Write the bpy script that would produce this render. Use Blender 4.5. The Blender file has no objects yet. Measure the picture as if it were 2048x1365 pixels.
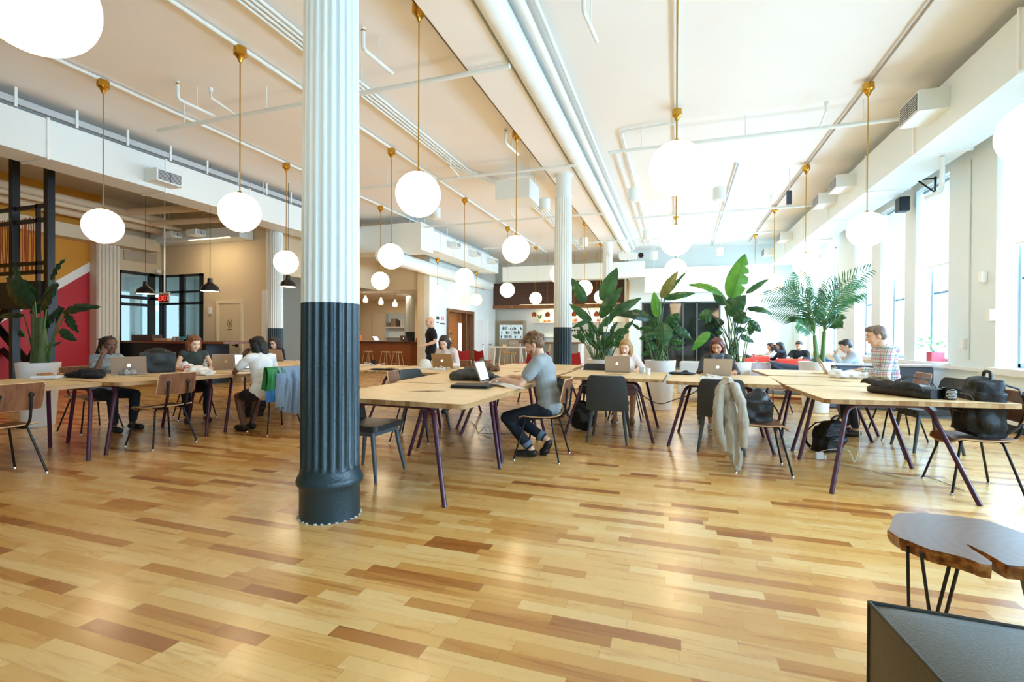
import bpy, bmesh, math, random
from mathutils import Vector, Matrix, Euler, noise
from mathutils.geometry import tessellate_polygon
random.seed(7)
SC = bpy.context.scene
COL = SC.collection
# ------------------------------------------------------------------ camera
FPX = 970.0; IW, IH = 2048, 1365
_yaw, _pit, _rol, CAMH = math.radians(18.6), math.radians(-0.35), math.radians(0.3), 1.25
FWD = Vector((-math.sin(_yaw)*math.cos(_pit), math.cos(_yaw)*math.cos(_pit), math.sin(_pit)))
_r0 = Vector((math.cos(_yaw), math.sin(_yaw), 0)); _u0 = _r0.cross(FWD)
RGT = _r0*math.cos(_rol)+_u0*math.sin(_rol); UPV = -_r0*math.sin(_rol)+_u0*math.cos(_rol)
CAM = Vector((0, 0, CAMH))
cd = bpy.data.cameras.new('camera'); cam = bpy.data.objects.new('camera', cd); COL.objects.link(cam)
cd.sensor_width = 36; cd.lens = FPX/IW*36; cd.clip_start = .05; cd.clip_end = 200
M = Matrix((RGT, UPV, -FWD)).transposed().to_4x4(); M.translation = CAM
cam.matrix_world = M
SC.camera = cam
def _ray(px, py): return FWD+RGT*((px-IW/2)/FPX)-UPV*((py-IH/2)/FPX)
def Zp(px, py, z=0.0):            # where the sight line meets the level z
    d = _ray(px, py); return CAM+d*((z-CAMH)/d.z)
def Yp(px, py, y):
    d = _ray(px, py); return CAM+d*(y/d.y)
def Xp(px, py, x):
    d = _ray(px, py); return CAM+d*(x/d.x)
# ------------------------------------------------------------------ world, daylight, exposure
w = bpy.data.worlds.new('sky'); SC.world = w; w.use_nodes = True
w.node_tree.nodes['Background'].inputs[0].default_value = (.60, .82, 1.0, 1)
w.node_tree.nodes['Background'].inputs[1].default_value = 4.0
SC.view_settings.view_transform = 'Standard'; SC.view_settings.look = 'None'
SC.view_settings.gamma = 1; SC.view_settings.exposure = -0.06
SC.cycles.use_denoising = True
SC.cycles.use_adaptive_sampling = True; SC.cycles.adaptive_threshold = .02
SC.cycles.max_bounces = 7; SC.cycles.diffuse_bounces = 5; SC.cycles.glossy_bounces = 3
SC.cycles.transmission_bounces = 4; SC.cycles.transparent_max_bounces = 6
SC.cycles.sample_clamp_indirect = 6
WINS = [(-7.2,-6.0),(-5.2,-4.0),(-2.8,-1.6),(-1.1,.1),(.6,1.8),(3.0,4.2),(4.7,5.9),(7.55,8.9),(10.2,11.4),(11.86,13.1),(13.62,14.78),(16.25,17.4),(17.9,19.05),(19.55,20.7)]
for a, b in WINS:                 # daylight of the overcast street, just outside each window
    L = bpy.data.lights.new('window_daylight', 'AREA'); L.shape = 'RECTANGLE'; L.size = 3.2; L.size_y = b-a
    L.energy = 430*(1.0 if a > 1 else .6); L.color = (.45, .70, 1.0)
    o = bpy.data.objects.new('window_daylight', L); COL.objects.link(o)
    o.location = (5.0, (a+b)/2, 2.5); o.rotation_euler = (0, math.radians(90), 0)
# ------------------------------------------------------------------ materials
def lin(c):
    if isinstance(c, str):
        c = [int(c[i:i+2], 16)/255 for i in (0, 2, 4)]
    return tuple((v/12.92 if v <= .04045 else ((v+.055)/1.055)**2.4) for v in c)
MATS = {}
def mat(key, col, rough=.5, metal=0, var=.06, scale=6, bump=0, bscale=40, emit=None, es=0, spec=.5, sheen=0, alpha=1, tr=0):
    if key in MATS: return MATS[key]
    m = bpy.data.materials.new(key); m.use_nodes = True; MATS[key] = m
    nt = m.node_tree; b = nt.nodes['Principled BSDF']; c = lin(col)
    b.inputs['Roughness'].default_value = rough; b.inputs['Metallic'].default_value = metal
    b.inputs['Specular IOR Level'].default_value = spec
    if sheen: b.inputs['Sheen Weight'].default_value = sheen
    tc = nt.nodes.new('ShaderNodeTexCoord'); nz = nt.nodes.new('ShaderNodeTexNoise')
    nz.inputs['Scale'].default_value = scale; nz.inputs['Detail'].default_value = 4
    nt.links.new(tc.outputs['Object'], nz.inputs['Vector'])
    mx = nt.nodes.new('ShaderNodeMix'); mx.data_type = 'RGBA'
    mx.inputs[6].default_value = (*[max(0, v*(1-var)) for v in c], 1); mx.inputs[7].default_value = (*[min(1, v*(1+var)) for v in c], 1)
    nt.links.new(nz.outputs['Fac'], mx.inputs[0]); nt.links.new(mx.outputs[2], b.inputs['Base Color'])
    if bump:
        n2 = nt.nodes.new('ShaderNodeTexNoise'); n2.inputs['Scale'].default_value = bscale; n2.inputs['Detail'].default_value = 5
        nt.links.new(tc.outputs['Object'], n2.inputs['Vector'])
        bp = nt.nodes.new('ShaderNodeBump'); bp.inputs['Strength'].default_value = bump; bp.inputs['Distance'].default_value = .01
        nt.links.new(n2.outputs['Fac'], bp.inputs['Height']); nt.links.new(bp.outputs['Normal'], b.inputs['Normal'])
    if emit is not None:
        b.inputs['Emission Color'].default_value = (*lin(emit), 1); b.inputs['Emission Strength'].default_value = es
    if tr: b.inputs['Transmission Weight'].default_value = tr
    return m
def nodes(key):
    m = bpy.data.materials.new(key); m.use_nodes = True; MATS[key] = m
    nt = m.node_tree; return m, nt, nt.nodes['Principled BSDF']
def N(nt, t, **kw):
    n = nt.nodes.new(t)
    for k, v in kw.items(): setattr(n, k, v)
    return n
def mth(nt, op, a, b=None, c=None):
    n = nt.nodes.new('ShaderNodeMath'); n.operation = op
    for i, v in enumerate((a, b, c)):
        if v is None: continue
        if isinstance(v, (int, float)): n.inputs[i].default_value = v
        else: nt.links.new(v, n.inputs[i])
    return n.outputs[0]
def ramp(nt, fac, stops, interp='LINEAR'):
    r = nt.nodes.new('ShaderNodeValToRGB'); r.color_ramp.interpolation = interp
    e = r.color_ramp.elements
    while len(e) < len(stops): e.new(.5)
    for i, (p, c) in enumerate(stops): e[i].position = p; e[i].color = (*lin(c), 1)
    nt.links.new(fac, r.inputs[0]); return r.outputs[0]
def floor_mat():
    m, nt, b = nodes('maple_planks'); L = nt.links.new
    geo = N(nt, 'ShaderNodeNewGeometry'); sp = N(nt, 'ShaderNodeSeparateXYZ'); L(geo.outputs['Position'], sp.inputs[0])
    x, y = sp.outputs[0], sp.outputs[1]
    yy = mth(nt, 'DIVIDE', y, .076); row = mth(nt, 'FLOOR', yy); fy = mth(nt, 'FRACT', yy)
    wn = N(nt, 'ShaderNodeTexWhiteNoise', noise_dimensions='1D'); L(row, wn.inputs['W'])
    ln = mth(nt, 'MULTIPLY_ADD', wn.outputs['Value'], .7, .75)
    xx = mth(nt, 'DIVIDE', mth(nt, 'MULTIPLY_ADD', wn.outputs['Value'], 37.3, x), ln)
    # uneven board lengths: push the joints with a second hash
    cell = mth(nt, 'FLOOR', xx); fx = mth(nt, 'FRACT', xx)
    cv = N(nt, 'ShaderNodeCombineXYZ'); L(row, cv.inputs[0]); L(cell, cv.inputs[1])
    w0 = N(nt, 'ShaderNodeTexWhiteNoise', noise_dimensions='2D'); L(cv.outputs[0], w0.inputs['Vector'])
    cut = mth(nt, 'MULTIPLY_ADD', w0.outputs['Value'], .5, .25)
    sec = mth(nt, 'GREATER_THAN', fx, cut)
    cell2 = mth(nt, 'MULTIPLY_ADD', cell, 2.0, sec)
    cv2 = N(nt, 'ShaderNodeCombineXYZ'); L(row, cv2.inputs[0]); L(cell2, cv2.inputs[1])
    w2 = N(nt, 'ShaderNodeTexWhiteNoise', noise_dimensions='2D'); L(cv2.outputs[0], w2.inputs['Vector'])
    base = ramp(nt, w2.outputs['Value'], [(0, 'a4642c'), (.08, 'bb7c38'), (.18, 'd0964a'), (.3, 'dea85a'), (.5, 'e5b469'), (.8, 'eabd74'), (1, 'eec784')])
    # grain along the board
    gv = N(nt, 'ShaderNodeCombineXYZ'); L(mth(nt, 'MULTIPLY_ADD', w2.outputs['Value'], 31, mth(nt, 'MULTIPLY', x, 1.6)), gv.inputs[0]); L(mth(nt, 'MULTIPLY', y, 22), gv.inputs[1]); L(mth(nt, 'MULTIPLY', w2.outputs['Value'], 53), gv.inputs[2])
    g = N(nt, 'ShaderNodeTexNoise'); g.inputs['Scale'].default_value = 1.0; g.inputs['Detail'].default_value = 6; g.inputs['Roughness'].default_value = .62; g.inputs['Distortion'].default_value = .6
    L(gv.outputs[0], g.inputs['Vector'])
    gr = ramp(nt, g.outputs['Fac'], [(.26, 'a06c3c'), (.35, 'dcb684'), (.46, 'ffffff'), (1, 'ffffff')])
    mx = N(nt, 'ShaderNodeMix', data_type='RGBA', blend_type='MULTIPLY'); mx.inputs[0].default_value = .6; L(base, mx.inputs[6]); L(gr, mx.inputs[7])
    # seams
    s1 = mth(nt, 'LESS_THAN', fy, .022)
    d1 = mth(nt, 'MULTIPLY', fx, ln); s2 = mth(nt, 'LESS_THAN', d1, .0016)
    d2 = mth(nt, 'MULTIPLY', mth(nt, 'ABSOLUTE', mth(nt, 'SUBTRACT', fx, cut)), ln); s3 = mth(nt, 'LESS_THAN', d2, .0009)
    sm = mth(nt, 'MAXIMUM', mth(nt, 'MULTIPLY', s1, .55), mth(nt, 'MAXIMUM', s2, s3))
    m2 = N(nt, 'ShaderNodeMix', data_type='RGBA'); L(mth(nt, 'MULTIPLY', sm, .62), m2.inputs[0]); L(mx.outputs[2], m2.inputs[6]); m2.inputs[7].default_value = (*lin('7a4a22'), 1)
    L(m2.outputs[2], b.inputs['Base Color'])
    b.inputs['Coat Weight'].default_value = .35; b.inputs['Coat Roughness'].default_value = .16
    n3 = N(nt, 'ShaderNodeTexNoise'); n3.inputs['Scale'].default_value = 3; L(geo.outputs['Position'], n3.inputs['Vector'])
    L(mth(nt, 'MULTIPLY_ADD', n3.outputs['Fac'], .16, .2), b.inputs['Roughness'])
    bp = N(nt, 'ShaderNodeBump'); bp.inputs['Strength'].default_value = .12; bp.inputs['Distance'].default_value = .004
    L(mth(nt, 'MULTIPLY_ADD', w2.outputs['Value'], .3, g.outputs['Fac']), bp.inputs['Height']); L(bp.outputs['Normal'], b.inputs['Normal'])
    return m
def wood(key, c1, c2, sc=(1, 14, 14), rough=.4, strips=0):
    if key in MATS: return MATS[key]
    m, nt, b = nodes(key); L = nt.links.new
    tc = N(nt, 'ShaderNodeTexCoord'); mp = N(nt, 'ShaderNodeMapping'); mp.inputs['Scale'].default_value = sc; L(tc.outputs['Object'], mp.inputs[0])
    g = N(nt, 'ShaderNodeTexNoise'); g.inputs['Scale'].default_value = 3; g.inputs['Detail'].default_value = 6; g.inputs['Distortion'].default_value = .8; L(mp.outputs[0], g.inputs['Vector'])
    L(ramp(nt, g.outputs['Fac'], [(.3, c1), (.68, c2)]), b.inputs['Base Color'])
    b.inputs['Roughness'].default_value = rough
    return m
def strip_mat(key, cols, width, axis=0, rough=.4):
    m, nt, b = nodes(key); L = nt.links.new
    tc = N(nt, 'ShaderNodeTexCoord'); sp = N(nt, 'ShaderNodeSeparateXYZ'); L(tc.outputs['Object'], sp.inputs[0])
    v = mth(nt, 'FLOOR', mth(nt, 'DIVIDE', sp.outputs[axis], width))
    wn = N(nt, 'ShaderNodeTexWhiteNoise', noise_dimensions='1D'); L(v, wn.inputs['W'])
    st = [(i/(len(cols)-1), c) for i, c in enumerate(cols)]
    mp = N(nt, 'ShaderNodeMapping'); mp.inputs['Scale'].default_value = (20, 2, 20) if axis == 0 else (2, 20, 20); L(tc.outputs['Object'], mp.inputs[0])
    g = N(nt, 'ShaderNodeTexNoise'); g.inputs['Scale'].default_value = 2; g.inputs['Detail'].default_value = 4; L(mp.outputs[0], g.inputs['Vector'])
    mx = N(nt, 'ShaderNodeMix', data_type='RGBA', blend_type='MULTIPLY'); mx.inputs[0].default_value = .3
    L(ramp(nt, wn.outputs['Value'], st), mx.inputs[6]); L(g.outputs['Fac'], mx.inputs[7]); L(mx.outputs[2], b.inputs['Base Color'])
    b.inputs['Roughness'].default_value = rough; return m
def glass_mat(key, tint=(1, 1, 1), gloss=.12, rough=.0):
    m, nt, b = nodes(key); L = nt.links.new; nt.nodes.remove(b)
    out = nt.nodes['Material Output']; t = N(nt, 'ShaderNodeBsdfTransparent'); t.inputs[0].default_value = (*tint, 1)
    g = N(nt, 'ShaderNodeBsdfGlossy'); g.inputs['Roughness'].default_value = rough
    fr = N(nt, 'ShaderNodeLayerWeight'); fr.inputs[0].default_value = .5; fz = mth(nt, 'MULTIPLY_ADD', mth(nt, 'POWER', fr.outputs['Facing'], 4), .5, gloss*.3)
    mx = N(nt, 'ShaderNodeMixShader'); L(fz, mx.inputs[0]); L(t.outputs[0], mx.inputs[1]); L(g.outputs[0], mx.inputs[2]); L(mx.outputs[0], out.inputs[0])
    return m
def fabric_trans(key, col, t=.5):
    m, nt, b = nodes(key); L = nt.links.new; out = nt.nodes['Material Output']
    tr = N(nt, 'ShaderNodeBsdfTranslucent'); tr.inputs[0].default_value = (*lin(col), 1); b.inputs['Base Color'].default_value = (*lin(col), 1); b.inputs['Roughness'].default_value = .9
    mx = N(nt, 'ShaderNodeMixShader'); mx.inputs[0].default_value = t; L(b.outputs[0], mx.inputs[1]); L(tr.outputs[0], mx.inputs[2]); L(mx.outputs[0], out.inputs[0]); return m
def plaid_mat(key, base, lines, size=.07):
    m, nt, b = nodes(key); L = nt.links.new
    tc = N(nt, 'ShaderNodeTexCoord'); sp = N(nt, 'ShaderNodeSeparateXYZ'); L(tc.outputs['Object'], sp.inputs[0])
    cur = None
    bc = N(nt, 'ShaderNodeRGB'); bc.outputs[0].default_value = (*lin(base), 1); cur = bc.outputs[0]
    hx = mth(nt, 'ADD', sp.outputs[0], sp.outputs[1])
    for (c, off, wd, ax) in lines:
        v = mth(nt, 'FRACT', mth(nt, 'ADD', mth(nt, 'DIVIDE', hx if ax == 0 else sp.outputs[2], size), off))
        f = mth(nt, 'MULTIPLY', mth(nt, 'LESS_THAN', v, wd), .62)
        mx = N(nt, 'ShaderNodeMix', data_type='RGBA'); L(f, mx.inputs[0]); L(cur, mx.inputs[6]); mx.inputs[7].default_value = (*lin(c), 1); cur = mx.outputs[2]
    L(cur, b.inputs['Base Color']); b.inputs['Roughness'].default_value = .85; return m
# ------------------------------------------------------------------ mesh helpers
class MB:
    def __init__(s): s.v = []; s.f = []
    def add(s, vs, fs):
        n = len(s.v); s.v += [Vector(p) for p in vs]; s.f += [tuple(i+n for i in f) for f in fs]; return s
    def box(s, x0, x1, y0, y1, z0, z1, mtx=None):
        vs = [Vector((x, y, z)) for x in (x0, x1) for y in (y0, y1) for z in (z0, z1)]
        if mtx is not None: vs = [mtx @ v for v in vs]
        return s.add(vs, [(0, 1, 3, 2), (4, 6, 7, 5), (0, 4, 5, 1), (2, 3, 7, 6), (0, 2, 6, 4), (1, 5, 7, 3)])
    def lathe(s, prof, c=(0, 0, 0), n=24, cap=True, ax=None):
        c = Vector(c); vs = []; fs = []
        for r, z in prof:
            for i in range(n):
                a = 2*math.pi*i/n; p = Vector((r*math.cos(a), r*math.sin(a), z))
                if ax is not None: p = ax @ p
                vs.append(c+p)
        for j in range(len(prof)-1):
            for i in range(n):
                fs.append((j*n+i, j*n+(i+1) % n, (j+1)*n+(i+1) % n, (j+1)*n+i))
        if cap: fs.append(tuple(range(n-1, -1, -1))); fs.append(tuple((len(prof)-1)*n+i for i in range(n)))
        return s.add(vs, fs)
    def tube(s, pts, r, n=10, cap=True, ell=1.0):
        pts = [Vector(p) for p in pts]; m = len(pts); rs = r if isinstance(r, (list, tuple)) else [r]*m
        vs = []; fs = []; up = None
        for i, p in enumerate(pts):
            t = (pts[min(i+1, m-1)]-pts[max(i-1, 0)])
            t = t.normalized() if t.length > 1e-9 else Vector((0, 0, 1))
            if up is None:
                up = Vector((0, 0, 1)) if abs(t.z) < .9 else Vector((1, 0, 0))
            u = (up-t*up.dot(t)); u = u.normalized() if u.length > 1e-6 else t.orthogonal().normalized(); up = u; v = t.cross(u)
            for k in range(n):
                a = 2*math.pi*k/n; vs.append(p+(u*math.cos(a)*ell+v*math.sin(a))*rs[i])
        for j in range(m-1):
            for k in range(n): fs.append((j*n+k, j*n+(k+1) % n, (j+1)*n+(k+1) % n, (j+1)*n+k))
        if cap: fs.append(tuple(range(n-1, -1, -1))); fs.append(tuple((m-1)*n+i for i in range(n)))
        return s.add(vs, fs)
    def ball(s, c, r, n=16, m=10, mtx=None):
        if isinstance(r, (int, float)): r = (r, r, r)
        c = Vector(c); vs = []; fs = []
        for j in range(m+1):
            ph = math.pi*j/m
            for i in range(n):
                a = 2*math.pi*i/n; p = Vector((r[0]*math.sin(ph)*math.cos(a), r[1]*math.sin(ph)*math.sin(a), r[2]*math.cos(ph)))
                if mtx is not None: p = mtx @ p
                vs.append(c+p)
        for j in range(m):
            for i in range(n): fs.append((j*n+i, (j+1)*n+i, (j+1)*n+(i+1) % n, j*n+(i+1) % n))
        return s.add(vs, fs)
    def prism(s, pts, z0, z1, holes=None):
        loops = [pts]+(holes or []); flat = [p for l in loops for p in l]; n = len(flat)
        tri = tessellate_polygon([[Vector((p[0], p[1], 0)) for p in l] for l in loops])
        vs = [(p[0], p[1], z0) for p in flat]+[(p[0], p[1], z1) for p in flat]
        fs = [tuple(t) for t in tri]+[tuple(i+n for i in reversed(t)) for t in tri]
        o = 0
        for l in loops:
            k = len(l)
            for i in range(k): fs.append((o+i, o+(i+1) % k, n+o+(i+1) % k, n+o+i))
            o += k
        return s.add(vs, fs)
    def grid(s, fn, nu, nv, th=0):           # fn(u,v)->Vector, u,v in 0..1; th = thickness
        P = [[Vector(fn(i/nu, j/nv)) for j in range(nv+1)] for i in range(nu+1)]
        def idx(i, j): return i*(nv+1)+j
        vs = [P[i][j] for i in range(nu+1) for j in range(nv+1)]
        fs = [(idx(i, j), idx(i+1, j), idx(i+1, j+1), idx(i, j+1)) for i in range(nu) for j in range(nv)]
        if th:
            nn = len(vs); ns = []
            for i in range(nu+1):
                for j in range(nv+1):
                    a = P[min(i+1, nu)][j]-P[max(i-1, 0)][j]; b = P[i][min(j+1, nv)]-P[i][max(j-1, 0)]
                    c = a.cross(b); ns.append(c.normalized() if c.length > 1e-12 else Vector((0, 0, 1)))
            vs = vs+[v-n_*th for v, n_ in zip(vs, ns)]
            fs = fs+[tuple(nn+k for k in reversed(f)) for f in fs]
            bd = [idx(i, 0) for i in range(nu+1)]+[idx(nu, j) for j in range(1, nv+1)]+[idx(i, nv) for i in range(nu-1, -1, -1)]+[idx(0, j) for j in range(nv-1, 0, -1)]
            for k in range(len(bd)): a, b = bd[k], bd[(k+1) % len(bd)]; fs.append((b, a, a+nn, b+nn))
        return s.add(vs, fs)
    def xf(s, m): s.v = [m @ p for p in s.v]; return s
    def mesh(s, name, material, smooth=True, fix=True):
        me = bpy.data.meshes.new(name); me.from_pydata([tuple(p) for p in s.v], [], s.f)
        if fix:
            bm = bmesh.new(); bm.from_mesh(me); bmesh.ops.remove_doubles(bm, verts=bm.verts, dist=1e-5); bmesh.ops.recalc_face_normals(bm, faces=bm.faces); bm.to_mesh(me); bm.free()
        me.materials.append(material)
        if smooth:
            me.shade_smooth()
            try: me.set_sharp_from_angle(angle=math.radians(38))
            except Exception: pass
        return me
    def build(s, name, material, parent=None, smooth=True, bevel=0):
        o = bpy.data.objects.new(name, s.mesh(name, material, smooth)); COL.objects.link(o)
        if parent is not None: o.parent = parent
        if bevel:
            b = o.modifiers.new('bevel', 'BEVEL'); b.width = bevel; b.segments = 3; b.limit_method = 'ANGLE'; b.angle_limit = math.radians(40)
        return o
def tag(o, label=None, cat=None, group=None, kind=None):
    if label: o['label'] = label
    if cat: o['category'] = cat
    if group: o['group'] = group
    if kind: o['kind'] = kind
    return o
def thing(name, label, cat, loc=(0, 0, 0), rz=0, group=None):
    o = bpy.data.objects.new(name, None); COL.objects.link(o); o.empty_display_size = .1
    o.location = loc; o.rotation_euler = (0, 0, rz); return tag(o, label, cat, group)
def struct(name, mb, m, smooth=False, bevel=0):
    o = mb.build(name, m, None, smooth, bevel); o['kind'] = 'structure'; return o
def copy_tree(o, label=None, loc=None, rz=None, group=None):
    def cp(a, par):
        c = a.copy(); COL.objects.link(c)
        if par is not None: c.parent = par
        for ch in list(a.children): cp(ch, c)
        return c
    c = cp(o, None)
    if label: c['label'] = label
    if group: c['group'] = group
    if loc is not None: c.location = loc
    if rz is not None: c.rotation_euler = (0, 0, rz)
    return c
def fillet(pts, r, n=5):
    pts = [Vector(p) for p in pts]; out = [pts[0]]
    for i in range(1, len(pts)-1):
        a, b, c = pts[i-1], pts[i], pts[i+1]; u = (a-b); v = (c-b); rr = min(r, u.length*.45, v.length*.45)
        p, q = b+u.normalized()*rr, b+v.normalized()*rr
        for k in range(n+1):
            t = k/n; out.append(p*(1-t)**2+b*2*t*(1-t)+q*t*t)
    out.append(pts[-1]); return out
def round_poly(pts, r, n=6):
    m = len(pts); out = []
    for i in range(m):
        a, b, c = Vector(pts[i-1]), Vector(pts[i]), Vector(pts[(i+1) % m]); u = (a-b).normalized(); v = (c-b).normalized()
        p, q = b+u*r, b+v*r
        for k in range(n+1):
            t = k/n; w_ = p*(1-t)**2+b*2*t*(1-t)+q*t*t; out.append((w_.x, w_.y))
    return out
def fuse(mb, voxel, smooth=2, wob=0, wscale=12, seed=0):
    """Melt overlapping shapes of mb into one continuous surface; returns an MB."""
    me = bpy.data.meshes.new('tmp'); me.from_pydata([tuple(p) for p in mb.v], [], mb.f)
    bm = bmesh.new(); bm.from_mesh(me); bmesh.ops.remove_doubles(bm, verts=bm.verts, dist=1e-6); bmesh.ops.recalc_face_normals(bm, faces=bm.faces); bm.to_mesh(me); bm.free()
    o = bpy.data.objects.new('tmp', me); COL.objects.link(o)
    r = o.modifiers.new('r', 'REMESH'); r.mode = 'VOXEL'; r.voxel_size = voxel
    s = o.modifiers.new('s', 'SMOOTH'); s.factor = .5; s.iterations = smooth
    dg = bpy.context.evaluated_depsgraph_get(); e = o.evaluated_get(dg); m2 = bpy.data.meshes.new_from_object(e)
    out = MB(); out.v = [v.co.copy() for v in m2.vertices]; out.f = [tuple(p.vertices) for p in m2.polygons]
    if wob:
        nr = [v.normal.copy() for v in m2.vertices]; off = Vector((seed*3.1, seed*1.7, seed))
        out.v = [p+n_*(noise.noise(p*wscale+off)*wob) for p, n_ in zip(out.v, nr)]
    bpy.data.objects.remove(o); bpy.data.meshes.remove(me); bpy.data.meshes.remove(m2)
    return out
def ortho(d, up=(0, 0, 1)):
    d = Vector(d).normalized(); up = Vector(up); x = d.cross(up)
    if x.length < 1e-5: x = d.orthogonal()
    x.normalize(); z = x.cross(d); return Matrix((x, d, z)).transposed()
def RZ(a): return Matrix.Rotation(a, 4, 'Z')
WHITE = mat('white_paint', 'e4eeec', .6, var=.02, scale=2, bump=.05, bscale=60)
CEIL = mat('ceiling_paint', 'eeeeea', .7, var=.02, scale=1, bump=.15, bscale=3)
DUCT = mat('white_duct_paint', 'e6efed', .45, var=.02)
BLACKM = mat('black_steel', '16181a', .4, metal=.3)
BRASS = mat('brass', 'c79a3e', .25, metal=1, var=.1)
PURPLE = mat('burgundy_steel', '471c34', .3, var=.08, spec=.6)
MAPLE = wood('maple_top', 'e6c088', 'f0d3a0', (3, 3, 3), .42)
MAPLEDGE = strip_mat('maple_edge', ['a8743f', 'c89a62', 'd9b27c', 'c0905a'], .045, 0)
WALNUT = wood('walnut_ply', '6b4028', '8f5e3f', (9, 9, 1.2), .35)
PLYEDGE = wood('ply_edge', 'c99b66', 'dcb788', (4, 4, 4), .5)
GREYFAB = mat('grey_felt', '3c3f3c', .9, var=.12, scale=80, bump=.25, bscale=220, sheen=.2)
GREYLEG = mat('grey_stained_wood', '4a5256', .45, var=.1)
POT = mat('white_planter', 'eeeeea', .35, var=.02)
SOIL = mat('soil', '2c2119', .95, var=.4, scale=60, bump=.8)
# ================================================================== the room
CH = 5.05
struct('floor', MB().box(-26, 4.4, -9, 26, -.12, 0), floor_mat())
struct('ceiling', MB().box(-26, 6.0, -9, 26, CH, CH+.2), CEIL)
# right wall with deep window openings
WT = .42; sill, head = .86, 4.12
segs = MB(); prev = -9.0
for a, b in WINS:
    segs.box(4.4, 4.4+WT, prev, a, 0, CH); segs.box(4.4, 4.4+WT, a, b, 0, sill-.1); segs.box(4.4, 4.4+WT, a, b, head, CH); prev = b
segs.box(4.4, 4.4+WT, prev, 21.7, 0, CH)
struct('wall_right', segs, WHITE)
GLASS = glass_mat('clear_glass', (.98, 1, 1), .05)
WFR = mat('window_frame_grey', '8f9ba0', .5); WFD = mat('window_mullion_dark', '35505c', .5)
SILLM = mat('sill_white', 'f2f3ef', .4)
BLIND = fabric_trans('roller_blind', 'dde8ea', .35)
for i, (a, b) in enumerate(WINS):
    if b < 3: wname = 'window_%d' % (i+1)
    wname = 'window_%d' % (i+1)
    root = thing(wname, None, None); root['kind'] = 'structure'
    MB().box(4.70, 4.71, a, b, sill, head).build('pane', GLASS, root, False)
    fr = MB(); X0, X1 = 4.66, 4.74
    for (y0, y1, z0, z1) in ((a, a+.05, sill, head), (b-.05, b, sill, head), (a, b, sill, sill+.06), (a, b, head-.06, head)): fr.box(X0, X1, y0, y1, z0, z1)
    fr.build('window_frame', WFR, root, False)
    c = (a+b)/2-.02
    MB().box(4.675, 4.735, c-.03, c+.03, sill, head).box(4.68, 4.73, a, b, 2.12, 2.16).build('glazing_bar', WFD, root, False)
    MB().box(4.34, 4.7, a-.06, b+.06, sill-.1, sill).build('window_sill', SILLM, root, False, .008)
    if 9 < a < 15.5 or a < 9:
        bl = MB().box(4.52, 4.526, a+.07, b-.03, 2.62, head-.02)
        bl.build('roller_blind', BLIND, root, False)
        MB().box(4.51, 4.54, a+.07, b-.03, 2.59, 2.625).build('blind_rail', SILLM, root, False)
        MB().tube([(4.53, a+.05, head-.04), (4.53, b-.02, head-.04)], .03).build('blind_roller', WFR, root)
# panelled dado under the windows, skirting
dd = MB().box(4.33, 4.4, 9.15, 21.6, .78, .83).box(4.36, 4.4, -9, 21.6, .10, .14)
for y in [9.2+1.6*k for k in range(8)]: dd.box(4.37, 4.4, y, y+.07, .14, .78)
struct('trim_1', dd, SILLM)
struct('baseboard_right', MB().box(4.365, 4.4, -9, 21.6, 0, .10), mat('dark_skirting', '23282a', .5))
# back wall with dark glass screen, kitchen opening
struct('wall_back', MB().box(-2.0, -1.36, 21.5, 21.7, 0, CH).box(1.75, 4.4, 21.5, 21.7, 0, CH).box(-1.36, 1.75, 21.5, 21.7, 2.8, CH).box(-9, -1.95, 23.4, 23.6, 0, CH).box(-2.1,-1.95,21.5,23.4,0,CH), WHITE)
struct('trim_2', MB().box(-1.995, -1.9, 21.4, 21.52, 0, 3.75), wood('oak_trim', 'b48a5c', 'cfa878', (6, 6, 1)))
DKG = mat('smoked_glass', '141a1a', .06, var=.3, scale=.8, spec=.8)
gs = thing('smoked_glass_partition', 'dark smoked glass partition in the back wall behind the potted plants', 'partition', (0, 21.5, 0))
MB().box(-1.34, 1.73, .05, .07, .06, 2.78).build('pane', DKG, gs, False)
fm = MB().box(-1.36, 1.75, -.02, .12, 2.74, 2.8).box(-1.36, 1.75, -.02, .12, 0, .06)
for x in (-1.36, -.62, .28, .82, 1.69): fm.box(x, x+.06, -.02, .12, 0, 2.8)
fm.box(.82, 1.75, -.02, .1, 2.05, 2.09)
fm.build('frame', mat('glass_frame_grey', '4a5250', .4), gs, False)
# wall along the service corridor (X=-7.5), kitchen alcove, bar alcove
WW = MB().box(-8.8, -8.6, 15.98, 17.5, 0, CH).box(-8.8, -8.6, 17.5, 20.0, 2.33, CH).box(-8.8, -8.6, 20.0, 22.9, 0, CH)
struct('wall_left', WW, WHITE)
CREAM = mat('cream_paint', 'ead9b8', .65, var=.03, scale=1.5)
struct('wall_2', MB().box(-26, -8.8, 20.2, 20.4, 0, CH).box(-14.8, -8.8, 16.1, 16.2, 3.05, CH), CREAM)
struct('wall_alcove', MB().box(-9.1, -9.04, 16.15, 20.2, 0, 3.05).box(-9.1, -8.8, 15.98, 16.1, 0, CH), CREAM)
struct('ceiling_2', MB().box(-26, -8.8, 16.2, 20.2, 3.05, 3.12), CEIL)
TAN = mat('tan_paint', 'dccaa8', .7, var=.03, scale=1.5)
struct('wall_3', MB().box(-13.1, -10.8, 10.6, 10.75, 0, CH).box(-14.85, -13.1, 10.57, 10.75, 3.1, CH).box(-10.9, -10.8, 10.75, 16.1, 3.05, CH), TAN)
struct('trim_3', MB().box(-10.9, -10.74, 10.56, 10.9, 0, 2.55), SILLM)
struct('wall_4', MB().box(-15.0, -14.8, 8.95, 9.15, 0, CH).box(-15.0, -14.8, 9.15, 10.6, 3.1, CH), TAN)
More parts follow.
